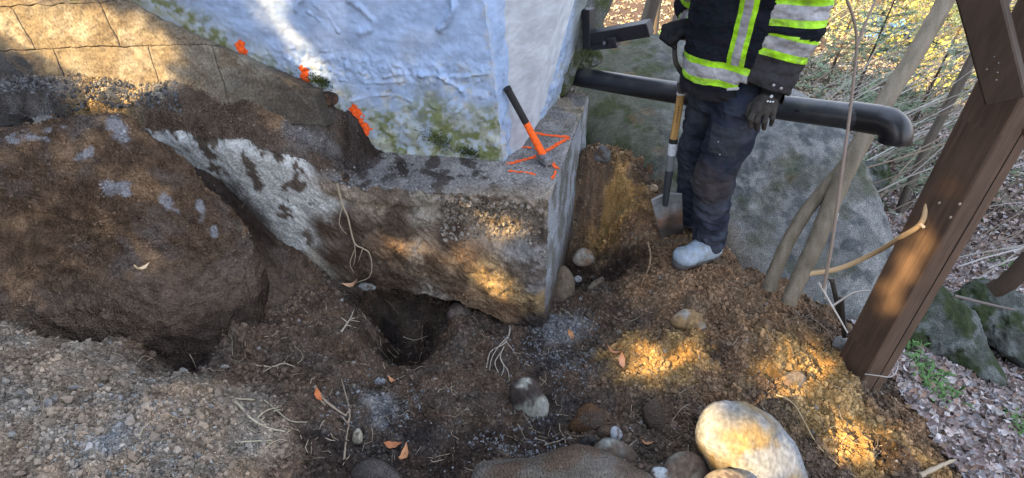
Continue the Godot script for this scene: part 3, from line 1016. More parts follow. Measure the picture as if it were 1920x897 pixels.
# ------------------------------------------------------------------ the old board-marked concrete at the upper left
func old_concrete() -> void:
	var root := thing("old_foundation", "old tan board-marked concrete foundation left of the white stucco wall", "foundation")
	var at := Vector3(-1.4, .82, -2.37)
	var n := Vector3(-.127, .30, 1).normalized()
	var quads := [
		[[-160, -60], [160, -60], [186, 5], [-160, 18]], [[160, -60], [300, -60], [240, 0], [186, 5]],
		[[-160, 18], [20, 12], [66, 92], [-160, 102]], [[20, 12], [186, 5], [226, 86], [66, 92]], [[186, 5], [242, 0], [312, 42], [400, 84], [226, 86]],
		[[-160, 102], [100, 91], [160, 236], [-160, 240]], [[100, 91], [275, 85], [326, 236], [160, 236]], [[275, 85], [396, 84], [440, 236], [326, 236]], [[396, 84], [444, 103], [520, 140], [585, 172], [610, 236], [440, 236]],
	]
	for e in quads:
		var b := MB.new()
		var m: int = e.size()
		var cx := Vector2.ZERO
		for p in e: cx += Vector2(p[0], p[1]) / m
		var cen := W(cx.x, cx.y, at, n)
		var corners := []
		for p in e: corners.append(W(p[0], p[1], at, n))
		# rings from the middle to the rim, then down the edge into the joint
		var per := 44
		var edge := []
		for k in m:
			for q in per: edge.append(corners[k].lerp(corners[(k + 1) % m], float(q) / per))
		var ne := edge.size()
		var rings := 46
		for r in rings + 3:
			for k in ne + 1:
				var q: Vector3 = edge[k % ne]
				var f := minf(float(r) / rings, 1.0)
				var p: Vector3 = cen.lerp(q, f)
				var inset := (q - cen).normalized() * -.0012
				if r >= rings: p = q + inset * (1.0 if r == rings else .6)
				var jag := Vector3(.3, .95, 0) * .012 * N3(q, 13.0) * smoothstep(.8, 1.0, f)
				var d := N3(p, 3.0) * .012 + N3(Vector3(p.x * .5, p.y * .5, p.z) , 26.0) * .003 + S3(Vector3(p.x * .25 + p.y * .25, p.y - p.x * .3, 0), 34.0) * .0016 + R3(p, 12.0) * .003
				d -= .004 * smoothstep(.96, 1.0, f) * (.5 + N3(p, 11.0))
				if r > rings: d = -.05 * (r - rings)
				b.v.append(p + jag + n * d)
		b.grid(ne + 1, rings + 3, 0)
		b.smooth()
		b.face(n)
		for k in b.v.size():
			var p := b.v[k]
			var c := Color(.29, .245, .185).lerp(Color(.38, .335, .265), smoothstep(-.2, .3, N3(p, 4.0)))
			c = c.lerp(Color(.24, .19, .13), smoothstep(0.0, .35, N3(p + Vector3(6, 2, 1), 5.0)) * .8)
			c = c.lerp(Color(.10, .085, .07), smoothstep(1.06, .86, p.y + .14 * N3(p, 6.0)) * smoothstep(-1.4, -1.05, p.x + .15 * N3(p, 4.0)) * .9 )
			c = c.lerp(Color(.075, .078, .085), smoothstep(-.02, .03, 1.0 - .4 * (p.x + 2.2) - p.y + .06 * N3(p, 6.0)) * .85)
			var st := N3(Vector3((p.x + p.y * 1.1) * 9.0, (p.x * .7 - p.y) * 1.2, 4.0), 1.4)
			c = c.lerp(Color(.20, .155, .11), smoothstep(.0, .4, st) * .6)
			var g := 1.0 + .3 * N3(Vector3(p.x * .6, p.y * 1.4, p.z), 20.0)
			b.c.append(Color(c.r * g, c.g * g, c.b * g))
		obj("concrete_block", b.mesh(), M.concrete, root)
	# mass behind the blocks
	var k := MB.new()
	var pts := []
	for p in [[-170, -70], [290, -70], [250, 10], [440, 106], [565, 168], [590, 232], [-170, 240]]: pts.append(W(p[0], p[1], at - n * .02, n))
	k.flat(pts, Color(.03, .028, .025))
	var bk := []
	for p in pts: bk.append(p - Vector3(0, 0, .25))
	for q in pts.size(): k.flat([pts[q], bk[q], bk[(q + 1) % pts.size()], pts[(q + 1) % pts.size()]], Color(.2, .17, .13))
	obj("backing", k.mesh(), M.concrete, root)

# ------------------------------------------------------------------ big rocks
func boulders() -> void:
	# soil-covered boulder at the left
	var out := outline3([[-220, 290, 2.05], [-60, 262, 2.06], [60, 244, 2.08], [140, 230, 2.10], [205, 227, 2.12], [262, 246, 2.15], [325, 292, 2.2], [378, 345, 2.26], [430, 405, 2.33], [474, 462, 2.40], [494, 505, 2.45], [490, 580, 2.44], [462, 650, 2.42], [400, 705, 2.40], [310, 730, 2.36], [220, 735, 2.32], [130, 730, 2.28], [20, 710, 2.22], [-100, 700, 2.15], [-220, 680, 2.08]], 2.2)
	var cen := Q(150, 460, 2.22)
	var n := ((EYE - cen).normalized() + Vector3(0, .1, 0)).normalized()
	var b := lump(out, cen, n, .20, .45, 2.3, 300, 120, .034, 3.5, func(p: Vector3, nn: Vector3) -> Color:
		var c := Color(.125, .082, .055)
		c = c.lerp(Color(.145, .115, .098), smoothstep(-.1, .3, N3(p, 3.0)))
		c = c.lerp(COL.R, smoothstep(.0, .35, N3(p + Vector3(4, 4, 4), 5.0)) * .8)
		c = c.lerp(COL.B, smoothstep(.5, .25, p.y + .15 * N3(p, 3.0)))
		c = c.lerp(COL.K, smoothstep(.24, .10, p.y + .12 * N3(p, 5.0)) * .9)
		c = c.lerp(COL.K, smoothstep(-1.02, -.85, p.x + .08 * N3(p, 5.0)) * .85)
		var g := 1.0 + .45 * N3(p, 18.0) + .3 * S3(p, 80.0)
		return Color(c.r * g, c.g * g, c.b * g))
	for k in b.v.size():
		var p := b.v[k]
		b.v[k] = p + b.n[k] * (N3(p, 14.0) * .012 + R3(p, 40.0) * .004) * maxf(smoothstep(-.9, -1.15, p.x + .1 * N3(p, 4.0)), smoothstep(.45, .2, p.y))
	# bare scraped rock showing through
	var f := [[Q(200, 352, 2.0), Q(232, 352, 2.0), .026], [Q(308, 372, 2.03), Q(334, 394, 2.05), .020], [Q(372, 385, 2.12), Q(398, 430, 2.15), .018], [Q(398, 430, 2.15), Q(426, 494, 2.2), .014], [Q(215, 232, 2.1), Q(228, 275, 2.06), .032], [Q(20, 262, 2.07), Q(190, 230, 2.1), .014], [Q(150, 296, 2.05), Q(172, 284, 2.05), .016], [Q(238, 362, 2.0), Q(242, 364, 2.0), .012], [Q(60, 255, 2.07), Q(90, 262, 2.07), .010]]
	for k in b.v.size():
		var r := (b.v[k] - EYE)
		for e in f:
			var tt: float = (e[0] - EYE).dot(fwd)
			var q := EYE + r * (tt / r.dot(fwd))
			var d := seg_dist(q, e[0], e[1])
			var a := smoothstep(e[2] * 1.25, e[2] * .55, d + .02 * N3(b.v[k], 22.0))
			if a > 0.0: b.c[k] = b.c[k].lerp(Color(.34, .34, .36), a * .85)
	b.smooth()
	b.face(n, cen)
	keep_mound = b
	tag(obj("boulder", b.mesh(), M.soil), "huge rounded boulder smeared with brown soil and pale scrapes, left of the footing", "boulder")
	# granite behind the worker
	out = outline3([[1085, 330, 3.55], [1080, 230, 3.7], [1085, 140, 4.0], [1130, 92, 4.2], [1215, 68, 4.25], [1300, 84, 4.1], [1400, 120, 3.9], [1500, 176, 3.6], [1575, 236, 3.4], [1632, 330, 3.2], [1662, 430, 3.1], [1655, 520, 3.0], [1610, 610, 2.95], [1530, 640, 2.95], [1440, 580, 2.98], [1370, 520, 3.05], [1290, 470, 3.15], [1180, 400, 3.35]], 3.3)
	cen = Q(1400, 330, 3.3)
	n = Vector3(-.25, .55, .8).normalized()
	b = lump(out, cen, n, .14, 1.2, 3.2, 420, 150, .05, 1.6, func(p: Vector3, nn: Vector3) -> Color:
		var c := Color(.29, .295, .285).lerp(Color(.43, .43, .41), smoothstep(-.2, .35, N3(Vector3(p.x * 2.0 + p.y * 1.5, p.y, p.z), 2.6)))
		c = c.lerp(Color(.10, .12, .13), smoothstep(.0, .3, N3(p + Vector3(3, 3, 3), 6.0)) * .7)
		c = c.lerp(Color(.42, .42, .40), smoothstep(.1, .4, N3(p + Vector3(9, 1, 3), 9.0)) * .5)
		var green := smoothstep(1.25, .8, p.x + .25 * N3(p, 2.0)) + .55 * smoothstep(.1, .35, N3(p, 2.2))
		c = c.lerp(Color(.16, .165, .10), clampf(green, 0, 1) * .85)
		c = c.lerp(Color(.085, .11, .03), clampf(green, 0, 1) * smoothstep(.0, .3, N3(p + Vector3(1, 5, 2), 5.0)) * .8)
		c = c.lerp(Color(.32, .20, .10), smoothstep(.28, .4, N3(p + Vector3(5, 1, 2), 3.0)) * .5 * clampf(green, 0, 1))
		c = c.lerp(Color(.26, .19, .12), smoothstep(.15, -.1, p.y + .25 * N3(p, 3.0)) * smoothstep(1.45, 1.1, p.x) * .7)
		var g := 1.0 + .25 * N3(p, 14.0) + .25 * S3(p, 30.0)
		return Color(c.r * g, c.g * g, c.b * g))
	tag(obj("boulder", b.mesh(), M.granite), "large grey granite boulder with green moss on its left, behind the worker", "boulder")
	# mossy pier at the wall's far end and rocks round it
	var mossy := func(p: Vector3, nn: Vector3) -> Color:
		var c := Color(.24, .24, .21).lerp(Color(.11, .13, .05), smoothstep(-.2, .25, N3(p, 5.0)))
		c = c.lerp(Color(.36, .37, .36), smoothstep(.1, .35, N3(p + Vector3(2, 4, 1), 7.0)) * .7)
		var g := 1.0 + .4 * N3(p, 20.0) + .3 * S3(p, 70.0)
		return Color(c.r * g, c.g * g, c.b * g)
	for e in [
		[[[1044, 178], [1040, 110], [1050, 50], [1085, -10], [1140, -60], [1150, -10], [1128, 50], [1108, 96], [1086, 120], [1070, 165]], 3.26, "rough mossy grey pier at the far end of the white wall"],
		[[[1060, 128], [1072, 100], [1100, 94], [1128, 98], [1118, 122], [1090, 132]], 3.30, "mossy broken rock wedged under the black steel bracket"],
		[[[1106, 70], [1118, 20], [1130, 30], [1128, 70], [1120, 90]], 3.7, "small grey rock standing behind the steel bracket"]]:
		var oo := outline3(e[0], e[1])
		var cc := Vector3.ZERO
		for q in oo: cc += q / oo.size()
		tag(obj("boulder", lump(oo, cc, (EYE - cc).normalized(), .06, .25, 3.0, 80, 26, .025, 6.0, mossy).mesh(), M.granite), e[2], "boulder")
	# mossy boulders at the lower right
	var dark := func(p: Vector3, nn: Vector3) -> Color:
		var c := Color(.13, .145, .125).lerp(Color(.06, .085, .03), smoothstep(-.2, .2, N3(p, 3.5)))
		c = c.lerp(Color(.24, .26, .25), smoothstep(.05, .3, N3(p + Vector3(2, 4, 1), 5.0)) * .8)
		var g := 1.0 + .4 * N3(p, 18.0) + .3 * S3(p, 60.0)
		return Color(c.r * g, c.g * g, c.b * g)
	for e in [
		[[[1640, 620], [1690, 560], [1745, 538], [1800, 560], [1838, 610], [1850, 640], [1880, 700], [1890, 745], [1840, 720], [1780, 680], [1700, 655]], 3.15, "dark mossy boulder low on the slope just right of the wooden post"],
		[[[1790, 560], [1815, 532], [1860, 532], [1925, 570], [1990, 640], [1980, 700], [1920, 690], [1870, 650], [1820, 610]], 3.3, "dark mossy boulder at the right edge of the picture"],
		[[[1600, 610], [1640, 540], [1668, 470], [1690, 520], [1690, 590], [1660, 640]], 3.1, "mossy rock wedged between the granite boulder and the wooden post"],
		[[[1600, 330], [1620, 305], [1660, 310], [1670, 345], [1640, 365], [1605, 360]], 4.6, "mossy stone on the slope behind the granite boulder"]]:
		var oo := outline3(e[0], e[1])
		var cc := Vector3.ZERO
		for q in oo: cc += q / oo.size()
		tag(obj("boulder", lump(oo, cc, (EYE - cc).normalized(), .16, .5, 2.6, 120, 40, .05, 3.0, dark).mesh(), M.granite), e[2], "boulder")

# ------------------------------------------------------------------ bracket and drain pipe
func steel_and_pipe() -> void:
	var k := thing("steel_bracket", "black welded L-shaped steel bracket standing at the end of the white wall", "bracket")
	var blk := Color(.018, .018, .022)
	var a := Q(1103, 16, 3.06)
	var c := Q(1105, 90, 3.18)
	var toward := (Q(1220, 52, 2.88) - Q(1110, 70, 3.14)).normalized()
	var b := MB.new()
	b.beam(a, c, .055, .06, toward, .004, blk)
	obj("upright", b.mesh(), M.steel, k)
	b = MB.new()
	b.beam(Q(1112, 71, 3.14), Q(1220, 52, 2.90), .06, .075, Vector3(0, 0, 1), .004, blk)
	obj("arm", b.mesh(), M.steel, k)
	b = MB.new()
	b.beam(Q(1112, 87, 3.15), Q(1160, 82, 3.05), .05, .028, Vector3(0, 0, 1), .003, blk)
	obj("foot_plate", b.mesh(), M.steel, k)
	b = MB.new()
	b.beam(Q(1143, 78, 3.05), Q(1158, 76, 3.02), .05, .05, Vector3(0, 0, 1), .003, blk)
	obj("stub", b.mesh(), M.steel, k)
	b = MB.new()
	b.tube([Q(1133, 80, 3.06), Q(1133, 81, 3.01)], .012, .010, 6, Color(.05, .05, .055))
	obj("bolt", b.mesh(), M.steel, k)
	# pipe
	var p := thing("drain_pipe", "black plastic drain pipe with an elbow end running behind the worker", "pipe")
	var p0 := Q(1046, 137, 3.4)
	var p1 := Q(1640, 224, 2.30)
	var p2 := Q(1690, 232, 2.23)
	var black := Color(.022, .023, .027)
	b = MB.new()
	var line := []
	for e in 120: line.append(p0.lerp(p1, e / 119.0) + Vector3(0, -.012 * sin(PI * e / 119.0), 0))
	b.tube(line, .056, .055, 28, black)
	for q in b.v.size():
		var w := smoothstep(.45, 1.0, (b.v[q] - p0).length() / (p1 - p0).length())
		var g := 1.0 + .4 * N3(b.v[q], 12.0)
		b.c[q] = (Color(.015 + .028 * w, .016 + .030 * w, .020 + .034 * w) * g).lerp(Color(.17, .15, .125), smoothstep(.2, .9, b.n[q].y) * smoothstep(-.1, .35, N3(b.v[q], 7.0)) * .28)
	obj("pipe_run", b.mesh(), M.pipe, p)
	b = MB.new()
	b.tube([p0.lerp(p1, -.006), p0.lerp(p1, .012)], .062, .060, 28, Color(.012, .012, .014))
	for e in 2:
		var q := p0.lerp(p1, .022 + e * .012)
		b.tube([q, q + (p1 - p0) * .004], .0585, .0585, 28, Color(.03, .03, .033))
	obj("collar", b.mesh(), M.pipe, p)
	b = MB.new()
	var dir := (p2 - p1).normalized()
	b.tube([p1 - dir * .10, p1 - dir * .097, p1 + dir * .02, p1 + dir * .023], .0605, .0605, 30, Color(.012, .012, .016))
	obj("coupling", b.mesh(), M.pipe, p)
	# elbow: bends down and away
	b = MB.new()
	var arc := []
	var ctr := p1 + dir * .03
	var down := (Vector3(0, -1, 0) - dir * dir.dot(Vector3(0, -1, 0))).normalized()
	arc.append(ctr - dir * .02)
	for e in 13:
		var g := (PI / 2) * e / 12.0
		arc.append(ctr + dir * (.062 * sin(g)) + down * (.062 * (1.0 - cos(g))))
	arc.append(arc[13] + down * .008)
	b.tube(arc, .0595, .0595, 30, Color(.012, .012, .016))
	obj("elbow", b.mesh(), M.pipe, p)
	b = MB.new()
	b.tube([arc[13] + down * .0, arc[13] + down * .014], .062, .062, 30, Color(.012, .012, .016))
	obj("elbow_rim", b.mesh(), M.pipe, p)
	for e in [.05, .09, .12, .14, .2, .23, .31, .4, .52, .7]:
		var q := p0.lerp(p1, e) + (EYE - p0.lerp(p1, e)).normalized() * .0545 + Vector3(0, .008 * sin(e * 40), 0)
		b = MB.new()
		b.ball(q, Vector3(.004, .003, .003), Color(.5, .5, .52), 5, 8)
		obj("paint_speck", b.mesh(), M.paint, p)
	for e in [[.76, .02], [.785, .03], [.80, .05], [.86, .02], [.88, .012]]:
		var q := p0.lerp(p1, e[0]) + (EYE - p0.lerp(p1, e[0])).normalized() * .0552 + Vector3(0, -.012, 0)
		b = MB.new()
		b.beam(q, q + dir * e[1], .002, .006, (EYE - q), .0005, Color(.006, .006, .006))
		obj("printed_mark", b.mesh(), M.paint, p)
	# steel stakes by the granite
	for e in [[[1560, 522], [1577, 600], "thin dark steel stake in the soil left of the stouter stake"], [[1578, 556], [1584, 632], "stouter dark steel stake beside the wooden post"]]:
		b = MB.new()
		var t := 2.5
		b.tube([Q(e[0][0], e[0][1], t - .06), Q(e[1][0], e[1][1], t + .02)], .0105, .0105, 10, Color(.035, .028, .025))
		b.tube([Q(e[0][0], e[0][1], t - .062) , Q(e[0][0], e[0][1] + 5, t - .058)], .0125, .0125, 10, Color(.05, .04, .035))
		tag(obj("steel_stake", b.mesh(), M.steel), e[2], "stake", "steel stakes by the post")

# ------------------------------------------------------------------ wooden post and brace
func post() -> void:
	var o := thing("wooden_post", "brown stained square timber post with a cut brace, right of the granite boulder", "post")
	var base := Vector3(1.545, -.42, -1.66)
	var side := Vector3(.28, 0, .96)
	var br := Color(.115, .072, .049)
	var b := MB.new()
	b.beam(base, base + Vector3(0, 2.9, 0), .145, .145, side, .005, br)
	obj("post_timber", b.mesh(), M.wood, o)
	# drying crack and knots
	b = MB.new()
	var rf := Vector3(.96, 0, -.28)
	for k in 1:
		var q := base + side.normalized() * .0735
		b.beam(q + rf * .012 + Vector3(0, .1, 0), q + rf * .018 + Vector3(0, 1.6, 0), .002, .004, side, .0004, Color(.012, .008, .006))
	obj("drying_crack", b.mesh(), M.wood, o)
	for e in [[1762, 381], [1800, 383], [1783, 408]]:
		var n := (Vector3(-.96, 0, .28)).normalized()
		var q := W(e[0], e[1], base + n * .074, n)
		if e[0] > 1790:
			n = side.normalized()
			q = W(e[0], e[1], base + n * .074, n)
		b = MB.new()
		b.ball(q, Vector3(.005, .006, .004), Color(.32, .25, .19), 6, 10)
		obj("knot", b.mesh(), M.paint, o)
	# knee brace in front of the post
	var e1 := Q(1888, 178, 1.60)
	var e0 := Q(1800, -160, 1.42)
	b = MB.new()
	b.beam(e1, e0, .09, .09, Vector3(.8, .2, .6), .005, Color(.085, .057, .042))
	obj("brace", b.mesh(), M.wood, o)
	for q in [[1862, 106], [1870, 118], [1848, 130], [1868, 136], [1866, 150]]:
		b = MB.new()
		var at := Q(q[0] + 3, q[1], 1.525)
		b.ball(at, Vector3(.002, .002, .002), Color(.25, .24, .23), 5, 8)
		obj("nail_head", b.mesh(), M.steel, o)
	b = MB.new()
	b.beam(Q(1936, 250, 1.72), Q(1980, -60, 1.9), .14, .05, Vector3(.5, 0, .8), .004, Color(.10, .05, .03))
	obj("side_board", b.mesh(), M.wood, o)
	# concrete foot showing under the post
	b = MB.new()
	b.tube([base + Vector3(-.0, .16, 0), base + Vector3(0, -.2, 0)], .10, .12, 20, Color(.3, .31, .31), .03)
	obj("concrete_pier", b.mesh(), M.concrete, o)
	# wire round the post
	var wr := []
	for k in 9:
		var g := -.9 + 2.6 * k / 8.0
		wr.append(base + Vector3(0, .33 + .01 * sin(k * 1.3), 0) + Vector3(.3, 0, .9).rotated(Vector3.UP, g).normalized() * .112)
	b = MB.new()
	b.tube(curve(wr, 4), .0025, .0025, 5, Color(.35, .33, .3))
	tag(obj("wire", b.mesh(), M.steel), "thin pale wire tied round the foot of the wooden post", "wire")

# ------------------------------------------------------------------ woods: saplings, shrubs, trees
func branch(b: MB, a: Vector3, d: Vector3, len: float, r: float, depth: int, col: Color, bend: Vector3) -> void:
	var path := [a]
	var p := a
	var n := 6
	for k in n:
		d = (d + bend * .10 + Vector3(rng.randfn(0, .09), rng.randfn(0, .07), rng.randfn(0, .09))).normalized()
		p += d * len / n
		path.append(p)
		if depth > 0 and k > 0 and rng.randf() < .45:
			var s := (d + Vector3(rng.randfn(0, .55), rng.randf_range(-.1, .5), rng.randfn(0, .55))).normalized()
			branch(b, p, s, len * rng.randf_range(.3, .6), r * .55, depth - 1, col, bend)
	b.tube(path, r, r * .35, 5 if r > .004 else 3, col)
func woods() -> void:
	# twin stemmed sapling in front of the granite
	var bk := Color(.27, .225, .165)
	var o := thing("sapling", "twin-stemmed grey-brown sapling leaning right over the granite boulder", "sapling")
	var b := MB.new()
	var bush := func(bb: MB) -> void:
		for k in bb.v.size():
			var g := 1.0 + .5 * N3(Vector3(bb.v[k].x * 3, bb.v[k].y, bb.v[k].z * 3), 9.0)
			bb.c[k] = Color(bb.c[k].r * g, bb.c[k].g * g, bb.c[k].b * g * (.85 + .15 * g))
	b.tube(curve([Q(1478, 570, 2.50), Q(1500, 520, 2.48), Q(1535, 445, 2.47), Q(1560, 380, 2.50), Q(1600, 295, 2.55), Q(1660, 190, 2.68), Q(1720, 95, 2.8), Q(1785, -20, 2.9), Q(1880, -200, 3.0)], 6), .034, .044, 14, bk, .05)
	bush.call(b)
	obj("stem", b.mesh(), M.bark, o)
	b = MB.new()
	b.tube(curve([Q(1440, 545, 2.60), Q(1470, 470, 2.57), Q(1510, 400, 2.55), Q(1555, 345, 2.56), Q(1610, 278, 2.58), Q(1640, 225, 2.65)], 6), .031, .028, 14, bk, .05)
	bush.call(b)
	obj("stem", b.mesh(), M.bark, o)
	b = MB.new()
	b.tube(curve([Q(1500, 515, 2.47), Q(1570, 505, 2.42), Q(1640, 475, 2.3), Q(1690, 445, 2.1), Q(1727, 420, 2.0), Q(1740, 380, 1.98), Q(1758, 322, 1.95)], 6), .012, .008, 8, Color(.42, .29, .16))
	b.tube([Q(1726, 420, 2.0), Q(1733, 426, 1.98)], .007, .006, 6, Color(.55, .42, .3))
	tag(obj("vine", b.mesh(), M.twig), "tan vine looping from the sapling foot to the wooden post", "vine")
	# slender sapling before the pipe
	b = MB.new()
	b.tube(curve([Q(1578, 330, 2.16), Q(1588, 260, 2.14), Q(1600, 160, 2.12), Q(1607, 80, 2.10), Q(1598, 25, 2.08), Q(1570, -40, 2.05)], 6), .0065, .005, 8, Color(.22, .17, .14))
	b.tube(curve([Q(1578, 330, 2.16), Q(1560, 460, 2.3), Q(1545, 540, 2.42)], 4), .0065, .007, 8, Color(.24, .19, .15))
	b.tube(curve([Q(1606, 90, 2.1), Q(1625, 40, 2.12), Q(1660, -40, 2.2)], 4), .006, .004, 6, Color(.2, .15, .12))
	tag(obj("sapling", b.mesh(), M.twig), "slender bare sapling rising in front of the pipe end", "sapling")
	# loose twigs at the sapling's foot
	for e in [[[[1548, 560, 2.5], [1550, 500, 2.46], [1572, 400, 2.4]], "pale thin twig leaning against the twin sapling"], [[[1535, 530, 2.45], [1570, 590, 2.42], [1590, 625, 2.40]], "pale twig lying across the steel stakes"], [[[1560, 575, 2.45], [1600, 550, 2.4], [1632, 545, 2.4]], "short grey twig pointing at the wooden post"]]:
		b = MB.new()
		var pts := []
		for q in e[0]: pts.append(Q(q[0], q[1], q[2]))
		b.tube(curve(pts, 5), .005, .003, 6, Color(.42, .38, .33))
		tag(obj("twig", b.mesh(), M.twig), e[1], "twig")
	# leafless shrubs: stems leaning right
	var names := [[1500, 190, 4.2, "close behind the worker's elbow"], [1580, 240, 4.5, "just above the granite boulder's right shoulder"], [1650, 250, 5.2, "behind the pipe elbow"], [1700, 330, 5.0, "between the granite boulder and the wooden post"], [1760, 270, 5.8, "left of the post brace"], [1540, 110, 6.2, "right of the worker's sleeve"], [1640, 130, 7.0, "in the bright gap over the pipe"], [1720, 160, 7.2, "right of the twin sapling"], [1800, 170, 7.6, "behind the brace foot"], [1880, 330, 4.6, "right of the wooden post"], [1900, 430, 3.9, "low beside the post at the right edge"], [1560, 60, 8.5, "far behind the sleeve"], [1690, 70, 9.5, "far off in the sunlit gap"], [1780, 60, 10.0, "far off left of the brace"], [1890, 120, 8.0, "behind the side board"], [1280, 60, 7.5, "above the worker's right glove"], [1620, 310, 4.4, "low behind the pipe elbow"], [1850, 480, 4.2, "low on the slope right of the post"]]
	for e in names:
		var h := far_h(Q(e[0], e[1], e[2]).x, Q(e[0], e[1], e[2]).z)
		var q := Q(e[0], e[1], e[2])
		q.y = h - .03
		var near: float = clampf(1.0 - (e[2] - 4.0) / 8.0, .2, 1.0)
		var sh := thing("bare_shrub", "leafless twiggy grey shrub leaning right, %s" % e[3], "shrub", "bare shrubs on the slope", q)
		b = MB.new()
		var cols := [Color(.13, .11, .09), Color(.26, .24, .21), Color(.38, .36, .33), Color(.19, .15, .11)]
		for k in 11:
			var a := q + Vector3(rng.randfn(0, .35), 0, rng.randfn(0, .35))
			var d := Vector3(rng.randf_range(.5, 1.2), rng.randf_range(.5, 1.0), rng.randfn(0, .3)).normalized()
			branch(b, a, d, rng.randf_range(1.1, 2.6), rng.randf_range(.0025, .008), 2, cols[rng.randi() % 4], Vector3(.4, -.1, 0))
		obj("stems", b.mesh(), M.twig, sh)
	# young evergreens: sprays of needles on a stem
	for e in [[1600, 175, 5.6, 1.5, "left of the twin sapling"], [1720, 210, 6.0, 1.7, "right of the twin sapling"], [1790, 130, 9.0, 2.2, "beside the post brace"], [1560, 130, 8.0, 1.7, "behind the worker's sleeve"], [1880, 60, 9.5, 2.4, "right of the post brace"], [1670, 290, 4.9, .8, "under the pipe elbow"], [1830, 250, 5.2, 1.2, "behind the wooden post"]]:
		var q := Q(e[0], e[1], e[2])
		q.y = far_h(q.x, q.z) - .03
		var t := thing("young_evergreen", "blue-green young evergreen with feathery sprays, %s" % e[4], "conifer", "young evergreens on the slope", q)
		b = MB.new()
		b.tube([q, q + Vector3(.03, e[3] * .5, 0), q + Vector3(.05, e[3], .02)], .02, .005, 6, Color(.12, .09, .07))
		obj("trunk", b.mesh(), M.bark, t)
		b = MB.new()
		for k in int(42 * e[3]):
			var f := rng.randf_range(.08, 1.0)
			var g := rng.randf() * TAU
			var len: float = (1.05 - f) * e[3] * .55 + .08
			var a := q + Vector3(.05 * f, f * e[3], 0)
			var d := Vector3(cos(g), rng.randf_range(-.15, .35), sin(g)).normalized()
			var cc := Color(.125, .165, .105) * rng.randf_range(.6, 1.7)
			b.tube([a, a + d * len], .003, .0015, 3, Color(.1, .08, .06))
			for n in int(len * 90):
				var u := rng.randf_range(.15, 1.0)
				var s := (d * .7 + Vector3(rng.randfn(0, .5), rng.randfn(0, .3), rng.randfn(0, .5))).normalized() * rng.randf_range(.05, .11)
				var w := s.cross(Vector3(rng.randf(), 1, rng.randf())).normalized() * .006
				var p := a + d * len * u
				b.flat([p - w, p + w, p + s], cc)
		obj("foliage", b.mesh(), M.leaf, t)
	# shrubs still holding their yellow leaves, far down in the sun
	for e in [[1640, 60, 9.5, 1.6, "left of the leaning sapling top"], [1700, 110, 8.6, 1.1, "under the leaning sapling top"], [1790, 40, 10.5, 2.0, "beside the brace top"], [1560, 30, 11.0, 1.8, "farthest, right of the worker's sleeve"], [1890, 40, 9.0, 1.5, "at the top right corner"], [1750, 190, 7.6, .9, "lower, left of the post"]]:
		var q := Q(e[0], e[1], e[2])
		q.y = far_h(q.x, q.z) - .03
		var t := thing("yellow_shrub", "sunlit shrub with yellow-green leaves %s" % e[4], "shrub", "yellow-leaved shrubs on the slope", q)
		b = MB.new()
		for k in 7: branch(b, q, Vector3(rng.randfn(0, .5), 1, rng.randfn(0, .5)).normalized(), e[3] * .8, .008, 1, Color(.2, .15, .1), Vector3.UP)
		obj("stems", b.mesh(), M.twig, t)
		b = MB.new()
		for k in int(700 * e[3]):
			var g := rng.randf() * TAU
			var f := rng.randf_range(.15, 1.0)
			var a: Vector3 = q + Vector3(cos(g) * .5 * sqrt(rng.randf()), f, sin(g) * .5 * sqrt(rng.randf())) * e[3]
			var u := Vector3(rng.randfn(0, 1), rng.randfn(0, 1), rng.randfn(0, 1)).normalized() * .035
			var w := u.cross(Vector3(rng.randf(), 1, rng.randf())).normalized() * .02
			b.flat([a - u, a + w, a + u, a - w], Color(.50, .44, .10).lerp(Color(.26, .32, .09), rng.randf()) * rng.randf_range(.6, 1.1))
		obj("foliage", b.mesh(), M.leaf, t)
	# bare tree trunks
	for e in [[1192, 10, 6.4, .07, "with moss at its foot, above the steel bracket"], [1205, 20, 6.9, .04, "twin of the mossy trunk above the steel bracket"], [1272, 30, 5.6, .12, "broad and ridged, above the worker's right glove"], [1236, 10, 9.0, .05, "lit by the sun between the mossy and the broad trunk"], [1720, 60, 12.5, .09, "far off in the sunlit gap right of the sapling"], [1545, 30, 11.0, .08, "far off just right of the worker's sleeve"], [1840, 90, 11.5, .12, "far off behind the brace"], [1640, 40, 15.0, .10, "farthest off in the sunlit gap"], [1785, 350, 5.2, .035, "right of the wooden post's lit face"], [1690, 380, 4.9, .03, "thin and dark, left of the wooden post"]]:
		var q := Q(e[0], e[1], e[2])
		q.y = far_h(q.x, q.z) - .1
		var t := thing("bare_tree", "bare grey-brown tree trunk %s" % e[4], "tree", "bare trees", q)
		b = MB.new()
		var line := []
		var lean := Vector3(rng.randf_range(-.04, .16), 0, rng.randfn(0, .05))
		for k in 9: line.append(q + Vector3(0, k * .75, 0) + lean * k * .75 + Vector3(rng.randfn(0, .02), 0, rng.randfn(0, .02)))
		b.tube(line, e[3] * 1.25, e[3] * .6, 12, Color(.20, .17, .14), .06)
		for k in b.v.size():
			var g := 1.0 + .6 * N3(Vector3(b.v[k].x * 4, b.v[k].y * .7, b.v[k].z * 4), 6.0)
			b.c[k] = Color(.20 * g, .17 * g, .14 * g)
		obj("trunk", b.mesh(), M.bark, t)
		b = MB.new()
		for k in 7: branch(b, line[3 + k % 5], Vector3(rng.randfn(0, 1), rng.randf_range(.1, .9), rng.randfn(0, 1)).normalized(), rng.randf_range(.8, 1.8), e[3] * .22, 2, Color(.16, .13, .11), Vector3.UP)
		obj("branches", b.mesh(), M.twig, t)
	# fallen dark limb at the right edge
	b = MB.new()
	b.tube(curve([Q(1860, 545, 3.1), Q(1890, 530, 3.05), Q(1930, 490, 3.0), Q(1990, 420, 2.95)], 5), .045, .05, 12, Color(.085, .06, .045), .06)
